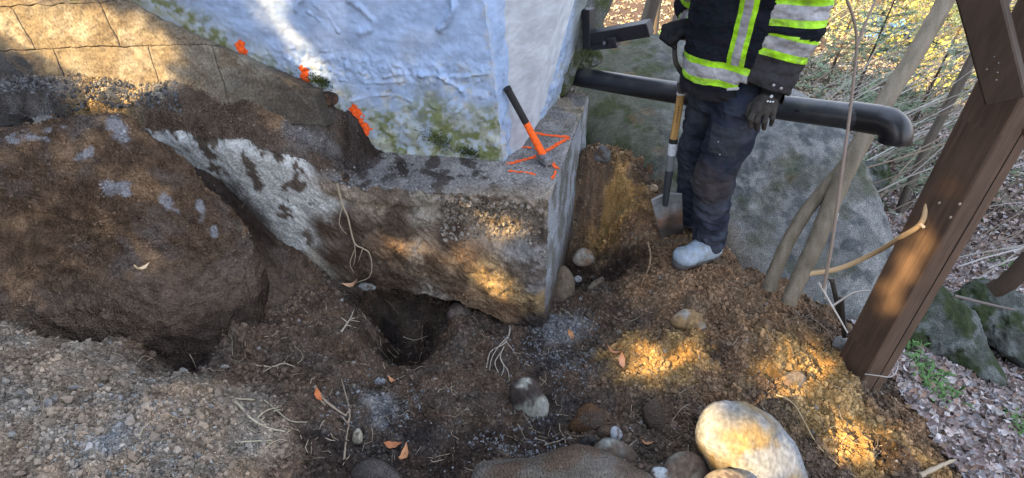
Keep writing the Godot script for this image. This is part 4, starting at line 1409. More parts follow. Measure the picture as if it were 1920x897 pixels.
	tag(obj("fallen_limb", b.mesh(), M.bark), "dark curved fallen limb at the right edge above the mossy boulder", "limb")
	b = MB.new()
	b.tube(curve([Q(1790, 555, 3.0), Q(1850, 570, 2.98), Q(1905, 582, 2.95)], 4), .009, .006, 6, Color(.12, .10, .09))
	tag(obj("twig", b.mesh(), M.twig), "dark straight stick lying on the right mossy boulders", "twig")
	b = MB.new()
	var tq := Q(1668, 92, 10.5)
	tq.y = far_h(tq.x, tq.z) + .12
	for k in 26:
		var a := tq + Vector3(rng.randfn(0, .22), rng.randfn(0, .10), rng.randfn(0, .15))
		var u := Vector3(rng.randfn(0, .14), rng.randfn(0, .08), rng.randfn(0, .1))
		var w := Vector3(rng.randfn(0, .1), rng.randf_range(.03, .14), rng.randfn(0, .1))
		b.flat([a - u, a + w, a + u, a - w], Color(.10, .30, .62))
	tag(obj("blue_tarp", b.mesh(), M.paint), "crumpled blue tarp far off among the shrubs", "tarp")
	b = MB.new()
	var rp := Q(1137, 4, 4.6)
	b.beam(rp, rp + Vector3(.005, .28, 0), .05, .004, Vector3(1, 0, .2), .0008, Color(.75, .10, .20))
	tag(obj("marker_ribbon", b.mesh(), M.paint), "pink survey ribbon hanging behind the steel bracket", "ribbon")

# ------------------------------------------------------------------ worker
func worker() -> void:
	var f := Vector3(-.6, 0, .8)                        # which way the chest faces
	var lf := Vector3(.8, 0, .6)                        # his left
	var root := thing("person", "worker in a dark hi-vis jacket, navy trousers and pale boots, holding a shovel", "person")
	var pel := Vector3(.935, .86, -2.29)
	var che := Vector3(.895, 1.30, -2.27)
	var hipl := Vector3(.955, .84, -2.20)
	var hipr := Vector3(.885, .84, -2.37)
	var kneel := Vector3(.905, .475, -2.19)
	var kneer := Vector3(.90, .47, -2.45)
	var ankl := P(1330, 452, .10)
	var ankr := P(1296, 404, .10)
	var shl := Vector3(1.055, 1.43, -2.14)
	var shr := che + Vector3(-.165, .12, -.11)
	var elbl := Q(1502, 42, 2.04)
	var wril := Q(1450, 168, 2.16)
	var elbr := Vector3(.80, 1.14, -2.56)
	var hand := Q(1272, 62, 2.40)
	var wrir := hand + (Q(1310, 46, 2.36) - hand) * 1.0
	var head := Vector3(.85, 1.67, -2.22)
	# body under the clothes: one continuous figure
	var bd := nets([[pel, che, .10, .11], [che - lf * .1, che + lf * .1, .08, .08], [che, head - Vector3(0, .1, 0), .07, .055], [head, head + Vector3(0, .06, 0) - f * .02, .085, .088], [head + f * .035 - Vector3(0, .05, 0), head + f * .045 - Vector3(0, .07, 0), .05, .035], [head + f * .09 + Vector3(0, .01, 0), head + f * .105 - Vector3(0, .02, 0), .010, .013], [head + lf * .08, head + lf * .085 + Vector3(0, .03, 0), .014, .016], [head - lf * .08, head - lf * .085 + Vector3(0, .03, 0), .014, .016], [hipl, kneel, .075, .055], [kneel, ankl, .05, .04], [hipr, kneer, .075, .055], [kneer, ankr, .05, .04], [shl, elbl, .05, .04], [elbl, wril, .04, .03], [shr, elbr, .05, .04], [elbr, wrir, .04, .03]], .012, .03)
	tint(bd, func(p, n): return Color(.50, .32, .24))
	obj("body", bd.mesh(), M.rubber, root)
	for s in [-1, 1]:
		var ey := MB.new()
		ey.ball(head + f * .082 + lf * (.032 * s) + Vector3(0, .022, 0), Vector3.ONE * .011, Color(.6, .6, .58))
		obj("eye", ey.mesh(), M.rubber, root)
	var mo := MB.new()
	mo.ball(head + f * .085 - Vector3(0, .055, 0), Vector3(.022, .006, .022), Color(.35, .13, .11))
	obj("mouth", mo.mesh(), M.rubber, root)
	var hat := nets([[head + Vector3(0, .085, 0) - f * .015, head + Vector3(0, .095, 0) - f * .015, .108, .108], [head + Vector3(0, .07, 0) + f * .10, head + Vector3(0, .07, 0) + f * .11, .03, .02]], .01, .05, [[head + Vector3(0, .06, 0), Vector3(0, -1, 0)]])
	tint(hat, func(p, n): return Color(.75, .55, .05))
	obj("hard_hat", hat.mesh(), M.rubber, root)
	# jacket
	var navy := Color(.017, .019, .027)
	var tb := []
	for s in [-1, 1]:
		tb.append([pel + lf * (.085 * s) + Vector3(0, -.03, 0), che + lf * (.09 * s), .135, .125])
		tb.append([pel + lf * (.06 * s) + f * .03, che + lf * (.07 * s) + f * .025, .12, .12])
	tb.append([che + lf * -.11 + Vector3(0, .1, 0), che + lf * .11 + Vector3(0, .1, 0), .10, .10])
	tb.append([che + Vector3(0, .14, 0), che + Vector3(0, .24, 0), .085, .07])
	var arms := [[shl, elbl, .092, .083], [elbl, wril, .080, .062], [shr, elbr, .092, .080], [elbr, wrir, .076, .058]]
	var jk := nets(tb + arms, .0072, .035, [[Vector3(0, .835, -2.2), Vector3(.02, -1, -.05).normalized()], [wril, (wril - elbl).normalized(), .13], [wrir, (wrir - elbr).normalized(), .13]])
	var near := PackedInt32Array()
	for k in jk.v.size():
		var p := jk.v[k]
		var best := 0
		var bd2 := seg_dist(p, pel, che) - .15
		for a in 4:
			var dd: float = seg_dist(p, arms[a][0], arms[a][1]) - arms[a][2]
			if dd < bd2:
				bd2 = dd
				best = a + 1
		near.append(best)
		var w := 0.0
		if best == 0:
			w = N3(Vector3(p.x * 1.0, p.y * 1.6, p.z), 5.0) * .014 + absf(S3(Vector3(p.x * .6 + p.y * .5, p.y * 1.5, p.z * .6), 9.0)) * -.006
		else:
			var ax: Vector3 = (arms[best - 1][1] - arms[best - 1][0]).normalized()
			var q := p + ax * (p.dot(ax) * 1.6)
			w = N3(q, 4.5) * .016 - absf(S3(q, 7.0)) * .008
		jk.v[k] = p + jk.n[k] * w
	jk.smooth()
	tint(jk, func(p, n):
		var g := 1.0 + .4 * N3(p, 6.0)
		var c := navy.lerp(Color(.05, .045, .045), smoothstep(.95, .84, p.y) * .6)
		return Color(c.r * g, c.g * g, c.b * g))
	for k in jk.v.size():
		if near[k] == 2: jk.c[k] = Color(.055, .052, .055) * (1.0 + .4 * N3(jk.v[k], 9.0))
	var jn := obj("jacket", jk.mesh(), M.cloth, root)
	var lime := Color(.42, .85, .01)
	var silver := Color(.40, .39, .40)
	var band := func(called: String, col: Color, fld: Callable, up: float) -> void:
		var ff := PackedFloat32Array()
		ff.resize(jk.v.size())
		for k in jk.v.size(): ff[k] = fld.call(jk.v[k], near[k])
		var o := clip_patch(jk, ff, up, col)
		for k in o.v.size():
			var g := .92 + .35 * N3(o.v[k], 9.0) + .12 * S3(o.v[k], 60.0)
			o.c[k] = (col * g).lerp(Color(.16, .13, .10), clampf(smoothstep(.12, .4, N3(o.v[k] + Vector3(3, 1, 2), 12.0)) * .35, 0, 1))
		if o.v.size() > 2: obj(called, o.mesh(), M.tape, jn)
	var torso := func(lo: float, hi: float) -> Callable:
		return func(p: Vector3, a: int) -> float:
			var h := p.y + .01 * N3(p, 5.0)
			return minf(h - lo, hi - h) if a == 0 else -.02
	band.call("lime_stripe", lime, torso.call(.925, .950), .002)
	band.call("reflective_stripe", silver, torso.call(.950, .996), .002)
	band.call("lime_stripe", lime, torso.call(.996, 1.021), .002)
	var vert := func(lo: float, hi: float) -> Callable:
		return func(p: Vector3, a: int) -> float:
			if a != 0 or (p - che).dot(f) < 0.02: return -.02
			var s := (p - che).dot(lf) - (p.y - 1.3) * .02
			return minf(minf(s - lo, hi - s), p.y - 1.021)
	band.call("lime_stripe", lime, vert.call(.020, .039), .002)
	band.call("reflective_stripe", silver, vert.call(.039, .071), .002)
	band.call("lime_stripe", lime, vert.call(.071, .090), .002)
	var arm := func(which: int, lo: float, hi: float) -> Callable:
		var a0: Vector3 = arms[which - 1][0]
		var ax: Vector3 = arms[which - 1][1] - a0
		return func(p: Vector3, a: int) -> float:
			if a != which: return -.02
			var u := (p - a0).dot(ax) / ax.length()
			return minf(u - lo, hi - u)
	for e in [[1, .15, 1.0], [2, .035, 1.0], [3, .16, 1.0], [4, .04, 1.0]]:
		band.call("lime_stripe", lime, arm.call(e[0], e[1], e[1] + .025), .002)
		band.call("reflective_stripe", silver, arm.call(e[0], e[1] + .025, e[1] + .072), .002)
		band.call("lime_stripe", lime, arm.call(e[0], e[1] + .072, e[1] + .097), .002)
	for e in [0, 1]:
		var sb := MB.new()
		sb.ball(Q(1451 + e * 14, 160 + e * 6, 2.085), Vector3(.006, .006, .004), Color(.35, .33, .33), 6, 10)
		obj("snap_button", sb.mesh(), M.steel, jn)
	var tabm := MB.new()
	tabm.beam(Q(1363, 168, 2.135), Q(1386, 166, 2.13), .004, .010, f, .001, silver)
	obj("pull_tab", tabm.mesh(), M.tape, jn)
	# trousers
	var tr := nets([[pel - Vector3(0, .0, 0) + lf * .05, pel - Vector3(0, 0, 0) - lf * .05, .12, .12], [hipl, kneel, .108, .088], [kneel, ankl + Vector3(0, .02, 0), .086, .076], [hipr, kneer, .105, .086], [kneer, ankr + Vector3(0, .02, 0), .084, .074]], .0075, .025, [[ankl - Vector3(0, .035, 0), Vector3(0, -1, 0)]])
	for k in tr.v.size():
		var p := tr.v[k]
		var low := smoothstep(.55, .15, p.y)
		var w := N3(Vector3(p.x * .8, p.y * 2.2, p.z * .8), 6.0) * .014 + absf(S3(Vector3(p.x * .7 + p.z, p.y * 2.4 + p.x * .8, p.z * .7), 9.5)) * .016 * low - .006 * absf(S3(Vector3(p.x, p.y * 1.7 + p.x * 2.0, p.z), 8.0))
		tr.v[k] = p + tr.n[k] * w
	tr.smooth()
	tint(tr, func(p, n):
		var c := Color(.028, .034, .052).lerp(Color(.060, .068, .09), smoothstep(-.1, .4, N3(p, 4.0)))
		c = c.lerp(Color(.07, .055, .048), smoothstep(.12, .0, absf(p.y - .50) - .02 + .1 * N3(p, 7.0)) * smoothstep(-.05, .1, (p - kneel).dot(f) + .02) * .7)
		var g := 1.0 + .35 * N3(p, 12.0)
		return Color(c.r * g, c.g * g, c.b * g))
	var tn := obj("trousers", tr.mesh(), M.cloth, root)
	# cargo pocket on the near thigh
	var pk := PackedFloat32Array()
	pk.resize(tr.v.size())
	var pc := Q(1362, 270, 2.30)
	for k in tr.v.size():
		var d := tr.v[k] - pc
		var u := d.x + d.z * .2
		var q := minf(.055 - absf(u), .062 - absf(d.y))
		pk[k] = q if tr.v[k].z > hipl.z + .02 else -.05
	var pm := clip_patch(tr, pk, .006, Color(.05, .055, .07))
	obj("cargo_pocket", pm.mesh(), M.cloth, tn)
	for e in [[1347, 266, 2.28], [1350, 290, 2.3], [1346, 385, 2.56], [1340, 398, 2.57]]:
		var sp := MB.new()
		sp.ball(Q(e[0], e[1], e[2]), Vector3(.0035, .002, .0035), Color(.35, .37, .4), 5, 8)
		obj("paint_speck", sp.mesh(), M.paint, tn)
	# boots
	for s in 2:
		var toe := P(1282, 482, .062) if s == 0 else P(1262, 400, .062)
		var heel := P(1338, 466, .067) if s == 0 else P(1312, 414, .067)
		var d := (toe - heel).normalized()
		var an: Vector3 = ankl if s == 0 else ankr
		var sd := d.cross(Vector3.UP).normalized()
		var bt := nets([[heel, heel.lerp(toe, .5) + Vector3(0, .012, 0), .043, .046], [heel.lerp(toe, .5), toe, .046, .044], [toe + sd * .018, toe - sd * .018 - d * .02, .036, .038], [an + Vector3(0, .05, 0), heel + d * .03, .052, .048], [an, heel.lerp(toe, .55) + Vector3(0, .02, 0), .046, .042]], .006, .03, [[Vector3(0, heel.y - .034, 0), Vector3(0, -1, 0)]])
		for k in bt.v.size(): bt.v[k] += bt.n[k] * (N3(bt.v[k], 14.0) * .002 - .003 * smoothstep(.006, .0, absf((bt.v[k] - heel.lerp(toe, .72)).dot(d))))
		bt.smooth()
		tint(bt, func(p, n):
			var c := Color(.31, .37, .44).lerp(Color(.24, .25, .25), smoothstep(.05, .35, N3(p, 14.0)) * .7)
			return c.lerp(Color(.22, .17, .12), smoothstep(.055, .03, p.y + .015 * N3(p, 20.0)) * .8))
		var bn := obj("boot", bt.mesh(), M.rubber, root)
		var sole := nets([[heel - Vector3(0, .034, 0), heel.lerp(toe, .5) - Vector3(0, .034, 0), .043, .044], [heel.lerp(toe, .5) - Vector3(0, .034, 0), toe - Vector3(0, .034, 0) + d * .008, .044, .047]], .006, .02, [[heel - Vector3(0, .026, 0), Vector3(0, 1, 0)], [heel - Vector3(0, .052, 0), Vector3(0, -1, 0)]])
		tint(sole, func(p, n): return Color(.075, .07, .066))
		obj("sole", sole.mesh(), M.rubber, bn)
		for k in 3:
			var lm := MB.new()
			var q := an.lerp(heel.lerp(toe, .62), .35 + .2 * k) + Vector3(0, .042 - .006 * k, 0)
			lm.tube([q - sd * .022, q + Vector3(0, .006, 0), q + sd * .022], .0032, .0032, 6, Color(.12, .13, .15))
			obj("lace", lm.mesh(), M.cloth, bn)
	# gloves: palm, four fingers, thumb
	var gl := Color(.045, .041, .038)
	var hb := []
	var t := 2.17
	hb.append([wril.lerp(elbl, .02), Q(1440, 188, t), .036, .036])
	hb.append([Q(1436, 188, t), Q(1420, 205, t - .01), .030, .022])
	hb.append([Q(1446, 190, t), Q(1446, 208, t), .028, .022])
	hb.append([Q(1440, 190, t), Q(1433, 206, t - .01), .030, .024])
	for e in [[[1416, 204], [1408, 222], [1408, 238], .0112], [[1426, 209], [1420, 227], [1420, 242], .0112], [[1438, 211], [1434, 228], [1433, 241], .011], [[1450, 208], [1449, 222], [1446, 234], .010]]:
		hb.append([Q(e[0][0], e[0][1], t - .015), Q(e[1][0], e[1][1], t - .005), e[3], e[3] * .95])
		hb.append([Q(e[1][0], e[1][1], t - .005), Q(e[2][0], e[2][1], t + .025), e[3] * .95, e[3] * .8])
	hb.append([Q(1424, 186, t + .02), Q(1408, 200, t + .03), .016, .014])
	hb.append([Q(1408, 200, t + .03), Q(1402, 216, t + .035), .0135, .011])
	var g1 := nets(hb, .003, .005)
	for k in g1.v.size(): g1.v[k] += g1.n[k] * N3(g1.v[k], 40.0) * .0012
	g1.smooth()
	tint(g1, func(p, n): return Color(.062, .056, .050) * (1.0 + .5 * N3(p, 25.0)))
	var gn := obj("glove", g1.mesh(), M.cloth, root)
	var cf := MB.new()
	cf.tube([wril.lerp(Q(1440, 188, t), .05), wril.lerp(Q(1440, 188, t), .75)], .041, .038, 24, Color(.02, .02, .022))
	obj("cuff", cf.mesh(), M.cloth, gn)
	for e in [[1447, 181, .0065], [1440, 190, .004], [1445, 191, .004], [1450, 191, .0035]]:
		var lg := MB.new()
		lg.ball(Q(e[0], e[1], 2.128), Vector3(e[2], e[2], .003), Color(.7, .72, .75), 6, 10)
		obj("printed_mark", lg.mesh(), M.paint, gn)
	# right glove on the shovel grip
	var gp := hand
	var hb2 := [[wrir, Q(1290, 52, 2.37), .036, .034], [Q(1288, 50, 2.37), Q(1262, 52, 2.37), .034, .026], [Q(1285, 60, 2.36), Q(1266, 60, 2.36), .028, .024]]
	for k in 4:
		var o := Vector3(0, 0, .024 * (k - 1.5)) + Vector3(.004, 0, 0) * k
		hb2.append([Q(1264, 50, 2.38) + o, Q(1250, 56, 2.38) + o, .0135, .0125])
		hb2.append([Q(1250, 56, 2.38) + o, Q(1246, 74, 2.38) + o, .0125, .012])
		hb2.append([Q(1246, 74, 2.38) + o, Q(1257, 84, 2.38) + o, .012, .010])
	hb2.append([Q(1282, 62, 2.33), Q(1266, 74, 2.33), .016, .014])
	hb2.append([Q(1266, 74, 2.33), Q(1256, 80, 2.34), .0135, .011])
	var g2 := nets(hb2, .0035, .010)
	tint(g2, func(p, n): return Color(.026, .026, .028) * (1.0 + .5 * N3(p, 25.0)))
	obj("glove", g2.mesh(), M.cloth, root)

# ------------------------------------------------------------------ shovel and hammer
func shovel() -> void:
	var root := thing("shovel", "square-mouth shovel with a wooden shaft and metal yoke grip in the worker's hand", "shovel")
	var st := Color(.14, .145, .15)
	var top := Q(1279, 150, 2.50)
	var low := Q(1263, 262, 2.64)
	var soc := Q(1250, 358, 2.79)
	var b := MB.new()
	b.tube([Q(1278, 152, 2.50), Q(1278, 176, 2.545)], .0195, .0185, 16, Color(.07, .065, .06))
	for s in 2:
		var line := [Q(1279, 155, 2.50), Q(1280, 140, 2.48), Q(1268, 118, 2.44), Q(1265, 92, 2.41), Q(1268, 74, 2.395)] if s == 0 else [Q(1279, 155, 2.50), Q(1281, 140, 2.48), Q(1292, 115, 2.46), Q(1300, 90, 2.44), Q(1301, 72, 2.43)]
		b.tube(curve(line, 5), .013, .0095, 10, Color(.06, .055, .052))
	obj("yoke", b.mesh(), M.steel, root)
	b = MB.new()
	b.tube([Q(1250, 71, 2.385), Q(1303, 68, 2.435)], .013, .013, 12, Color(.03, .03, .032))
	obj("grip", b.mesh(), M.rubber, root)
	b = MB.new()
	b.tube([Q(1278, 172, 2.54), low], .0175, .0185, 16, Color(.52, .30, .10))
	for k in b.v.size():
		var g := 1.0 + .3 * N3(Vector3(b.v[k].x * 5, b.v[k].y * .4, b.v[k].z * 5), 14.0)
		b.c[k] = Color(.52 * g, .30 * g, .10 * g)
	obj("shaft", b.mesh(), M.wood, root)
	var lab := func(y0: float, y1: float, col: Color, r: float) -> void:
		var m := MB.new()
		var f0 := (y0 - 172.0) / (262.0 - 172.0)
		var f1 := (y1 - 172.0) / (262.0 - 172.0)
		m.tube([Q(1278, 172, 2.54).lerp(low, f0), Q(1278, 172, 2.54).lerp(low, f1)], r, r, 16, col)
		obj("label_band", m.mesh(), M.paint, root)
	lab.call(150.0 + 2, 178.0, Color(.62, .60, .58), .0200)
	lab.call(157.0, 163.0, Color(.40, .03, .03), .0206)
	for k in 6:
		var q := Q(1278, 172, 2.54).lerp(low, .3 + .06 * k)
		var dots := MB.new()
		dots.beam(q + (EYE - q).normalized() * .0182, q + (EYE - q).normalized() * .0182 + Vector3(0, -.012, 0), .005, .002, Vector3(1, 0, 0), .0004, Color(.05, .03, .02))
		obj("printed_mark", dots.mesh(), M.paint, root)
	b = MB.new()
	b.tube([low.lerp(top, .02), low.lerp(soc, .06)], .0205, .0205, 16, Color(.02, .02, .022))
	obj("ferrule", b.mesh(), M.rubber, root)
	b = MB.new()
	b.tube([low.lerp(soc, .06), low.lerp(soc, .28)], .0203, .0203, 16, Color(.55, .57, .6))
	obj("label_band", b.mesh(), M.paint, root)
	b = MB.new()
	b.tube([low.lerp(soc, .05), low.lerp(soc, .6)], .0192, .0195, 16, Color(.16, .17, .18))
	b.tube([low.lerp(soc, .58), soc, Q(1248, 385, 2.845)], .021, .014, 16, Color(.035, .037, .045))
	obj("socket", b.mesh(), M.steel, root)
	# blade: a dished plate
	b = MB.new()
	var c0 := Q(1219, 373, 2.84)
	var c1 := Q(1276, 361, 2.84)
	var c2 := Q(1238, 446, 2.97)
	var c3 := Q(1279, 436, 2.97)
	var nn := (c1 - c0).cross(c2 - c0).normalized()
	if nn.dot(EYE - c0) < 0: nn = -nn
	for layer in 2:
		var start := b.v.size()
		for j in 20:
			for k in 20:
				var u := k / 19.0
				var w := j / 19.0
				var p := c0.lerp(c1, u).lerp(c2.lerp(c3, u), w)
				var dish := .022 * pow(absf(u * 2 - 1), 2.0) + .014 * exp(-pow((u - .5) / .10, 2.0)) * smoothstep(.75, .0, w)
				p += nn * (dish + (0.0 if layer == 0 else -.004)) + Vector3(0, .018 * (1 - pow(absf(u * 2 - 1), 2)) * smoothstep(.3, 0.0, w), 0)
				b.v.append(p)
				var g := 1.0 + .5 * N3(p, 16.0)
				var c := Color(.20, .205, .21).lerp(Color(.16, .085, .05), smoothstep(.25, .6, w + .2 * N3(p, 10.0)) * smoothstep(1.0, .6, w)).lerp(Color(.045, .035, .03), smoothstep(.5, .85, w + .25 * N3(p, 8.0)))
				b.c.append(Color(c.r * g, c.g * g, c.b * g))
		b.grid(20, 20, start)
	b.smooth()
	obj("blade", b.mesh(), M.steel, root)
	b = MB.new()
	b.tube([c0 + nn * .02, c0.lerp(c1, .4) + Vector3(0, .014, 0) + nn * .01], .005, .006, 8, Color(.25, .255, .26))
	b.tube([c0.lerp(c1, .6) + Vector3(0, .014, 0) + nn * .01, c1 + nn * .02], .006, .005, 8, Color(.25, .255, .26))
	obj("tread", b.mesh(), M.steel, root)

func hammer() -> void:
	var root := thing("club_hammer", "club hammer with black grip and orange shaft leaning on the stucco wall", "hammer")
	var a := Q(951, 166, 2.46)
	var m := Q(986, 230, 2.56)
	var e := P(1019, 292, .535)
	var b := MB.new()
	b.tube(curve([a, a.lerp(m, .06), a.lerp(m, .5), m], 4), .0165, .0165, 16, Color(.025, .024, .024))
	b.tube([a - (m - a).normalized() * .004, a + (m - a).normalized() * .012], .0175, .018, 16, Color(.022, .022, .022))
	obj("grip", b.mesh(), M.rubber, root)
	b = MB.new()
	b.tube([m, m.lerp(e, .3), e], .0155, .018, 16, Color(.90, .13, .02))
	obj("handle_shaft", b.mesh(), M.paint, root)
	b = MB.new()
	var ax := Vector3(.42, .05, .9).normalized()
	var hc := P(1021, 297, .527)
	b.beam(hc - ax * .05, hc + ax * .05, .042, .044, Vector3.UP, .008, Color(.16, .16, .165))
	obj("hammer_head", b.mesh(), M.steel, root)

# ------------------------------------------------------------------ stones that can be told apart
func stones() -> void:
	var bl: Color = COL.B
	var kk: Color = COL.K
	var rr: Color = COL.R
	var pale := Color(.33, .31, .27)
	stone("boulder", "smooth pale rounded granite boulder at the bottom right, yellowish on top", [[1309, 812], [1316, 778], [1340, 757], [1385, 754], [1420, 772], [1458, 800], [1488, 840], [1512, 895], [1500, 950], [1400, 950], [1345, 895], [1318, 850]], .04, .75, pale, Color(.36, .25, .11), Color(.27, .28, .29), .36, "cobble", .09)
	stone("stone", "small tan rounded cobble against the foot of the pale boulder", [[1318, 905], [1332, 886], [1358, 880], [1385, 886], [1402, 905], [1385, 940], [1340, 940]], .06, .8, Color(.42, .31, .19), Color(.5, .4, .28), bl, .15, "cobble", .06)
	stone("stone", "whitish long stone blotched with dark soil, below the footing corner", [[953, 742], [958, 722], [982, 707], [1000, 712], [1018, 738], [1030, 760], [1025, 788], [1004, 798], [985, 788], [965, 775]], -.13, .6, Color(.50, .48, .41), Color(.38, .38, .30), kk, .50, "cobble", .08)
	stone("stone", "rusty orange-brown angular rock beside the small white pebble", [[1066, 805], [1078, 782], [1094, 764], [1112, 758], [1128, 775], [1140, 800], [1128, 818], [1085, 820]], -.12, .75, Color(.20, .10, .05), Color(.28, .15, .07), bl, .4, "granite", .14)
	stone("stone", "small brown cobble between the rusty rock and the white pebble", [[1118, 812], [1126, 800], [1142, 800], [1147, 812], [1138, 823], [1122, 823]], -.11, .8, Color(.19, .12, .07), Color(.24, .16, .10), bl, .3, "granite", .10)
	stone("stone", "small smooth white pebble right of the rusty rock", [[1142, 818], [1146, 803], [1156, 800], [1166, 810], [1167, 822], [1156, 828], [1146, 826]], -.11, .75, Color(.55, .57, .60), Color(.48, .5, .53), bl, .05, "cobble", .04)
	stone("stone", "dark slate-grey lump below the rusty rock", [[1090, 830], [1098, 820], [1112, 820], [1119, 830], [1110, 840], [1097, 840]], -.11, .8, Color(.10, .105, .115), Color(.17, .17, .18), kk, .35, "granite", .15)
	stone("stone", "grey-green cobble half covered by soil above the flat boulder", [[1110, 846], [1120, 830], [1140, 822], [1168, 830], [1192, 850], [1188, 878], [1150, 890], [1118, 870]], -.10, .7, Color(.30, .30, .26), Color(.25, .25, .22), bl, .52, "cobble", .06)
	stone("boulder", "broad flat soil-crusted boulder along the bottom edge", [[880, 905], [905, 870], [950, 862], [1000, 858], [1040, 842], [1085, 838], [1130, 850], [1185, 872], [1230, 900], [1230, 960], [1050, 980], [900, 970]], -.02, .45, Color(.20, .175, .15), Color(.26, .235, .20), bl, .35, "soil", .06)
	stone("stone", "rounded grey-tan cobble left of the pale boulder", [[1245, 885], [1252, 862], [1275, 848], [1305, 852], [1325, 872], [1330, 905], [1300, 935], [1255, 925]], -.03, .7, Color(.30, .26, .20), Color(.26, .23, .18), bl, .35, "cobble", .06)
	stone("stone", "flat bluish-white pebble at the bottom edge", [[1221, 890], [1224, 878], [1240, 876], [1262, 883], [1272, 896], [1255, 908], [1228, 905]], -.02, .6, Color(.52, .56, .58), Color(.46, .50, .52), bl, .0, "cobble", .04)
	stone("stone", "elongated brown upright rock left of the pale boulder", [[1204, 775], [1210, 757], [1232, 752], [1244, 775], [1252, 805], [1250, 832], [1238, 836], [1228, 815], [1212, 795]], -.11, .6, Color(.13, .09, .065), Color(.17, .125, .09), bl, .45, "granite", .10)
	stone("stone", "half-buried pale cobble on the ochre mound", [[1256, 604], [1264, 590], [1282, 580], [1304, 584], [1320, 602], [1322, 618], [1300, 622], [1270, 618]], -.05, .6, Color(.42, .36, .27), Color(.34, .33, .31), Color(.30, .19, .09), .45, "cobble", .06)
	stone("stone", "brown cobble set in the bank above the pale boulder", [[1464, 716], [1476, 700], [1496, 696], [1512, 710], [1508, 730], [1485, 738], [1468, 730]], -.09, .7, Color(.34, .25, .16), Color(.28, .22, .16), rr, .4, "cobble", .06)
	stone("stone", "grey cobble touching the foot of the wooden post", [[1560, 648], [1566, 634], [1582, 631], [1596, 642], [1598, 658], [1586, 666], [1568, 660]], -.16, .8, Color(.28, .27, .25), Color(.34, .33, .31), bl, .2, "cobble", .05)
	stone("stone", "grey angular stone at the top of the trench by the ledge", [[1108, 292], [1116, 276], [1134, 274], [1145, 288], [1138, 304], [1116, 304]], .24, .7, Color(.22, .22, .22), Color(.3, .3, .29), bl, .25, "granite", .12)
	stone("stone", "round brown stone showing under the broken footing edge", [[836, 590], [844, 572], [862, 566], [880, 578], [884, 600], [868, 614], [846, 610]], -.20, .8, Color(.13, .095, .08), Color(.2, .15, .12), kk, .35, "cobble", .06)
	stone("stone", "dark rounded rock at the bottom edge left of the flat boulder", [[648, 900], [662, 878], [690, 862], [722, 868], [752, 895], [750, 940], [660, 940]], -.06, .6, Color(.13, .11, .10), Color(.19, .165, .15), bl, .4, "granite", .08)
	stone("stone", "pale stone in the trench wall right of the footing", [[1072, 488], [1082, 470], [1100, 466], [1114, 480], [1110, 496], [1086, 500]], -.18, .7, Color(.30, .26, .20), Color(.38, .34, .28), rr, .35, "cobble", .08)
	stone("stone", "tall brown stone pressed against the footing's right side", [[1036, 556], [1042, 515], [1056, 498], [1074, 515], [1078, 550], [1062, 572], [1044, 572]], -.22, .5, Color(.19, .14, .09), Color(.25, .19, .13), bl, .4, "cobble", .07)
	stone("stone", "flat greenish stone in the trench floor", [[1100, 545], [1112, 528], [1130, 520], [1132, 535], [1112, 555]], -.2, .5, Color(.19, .16, .11), Color(.24, .2, .14), bl, .3, "cobble", .07)
	stone("stone", "small grey pebble in the trench beside the greenish stone", [[1076, 522], [1082, 517], [1090, 520], [1090, 528], [1080, 530]], -.2, .8, Color(.35, .36, .36), Color(.3, .3, .3), bl, .1, "cobble", .05)
	stone("stone", "small pale stone by the twisting root at the bottom", [[660, 826], [664, 808], [674, 804], [680, 818], [678, 832], [666, 834]], -.06, .8, Color(.42, .36, .26), Color(.48, .43, .33), bl, .15, "cobble", .06)
	stone("stone", "bluish-white chip at the front lip of the dark hole", [[702, 714], [710, 708], [722, 712], [720, 720], [706, 722]], -.09, .7, Color(.44, .46, .48), Color(.5, .52, .54), bl, .1, "granite", .12)
	stone("stone", "white chip lodged at the left end of the footing's broken edge", [[672, 538], [680, 531], [700, 534], [703, 543], [684, 546]], -.02, .6, Color(.52, .52, .5), Color(.42, .42, .4), bl, .1, "granite", .12)
	stone("stone", "pale grey cobble on the leaf-strewn slope right of the post", [[1694, 738], [1698, 722], [1712, 718], [1722, 732], [1716, 746], [1700, 746]], -.45, .8, Color(.33, .33, .33), Color(.4, .4, .4), bl, .1, "cobble", .06)
	stone("stone", "reddish rock at the wall foot by the orange paint streak", [[602, 178], [614, 170], [632, 178], [632, 192], [616, 200], [604, 192]], .785, .35, Color(.17, .085, .05), Color(.22, .13, .08), kk, .3, "granite", .12)
	stone("stone", "brown stone on the bank at the wall foot left of the ledge", [[636, 328], [644, 322], [654, 330], [650, 342], [638, 340]], .52, .7, Color(.22, .13, .07), Color(.26, .17, .1), kk, .2, "granite", .12)
	stone("stone", "tan pebble on top of the trench bank by the shovel", [[1216, 352], [1224, 345], [1234, 350], [1230, 360], [1218, 360]], .1, .8, Color(.33, .23, .14), Color(.4, .3, .2), bl, .1, "cobble", .06)
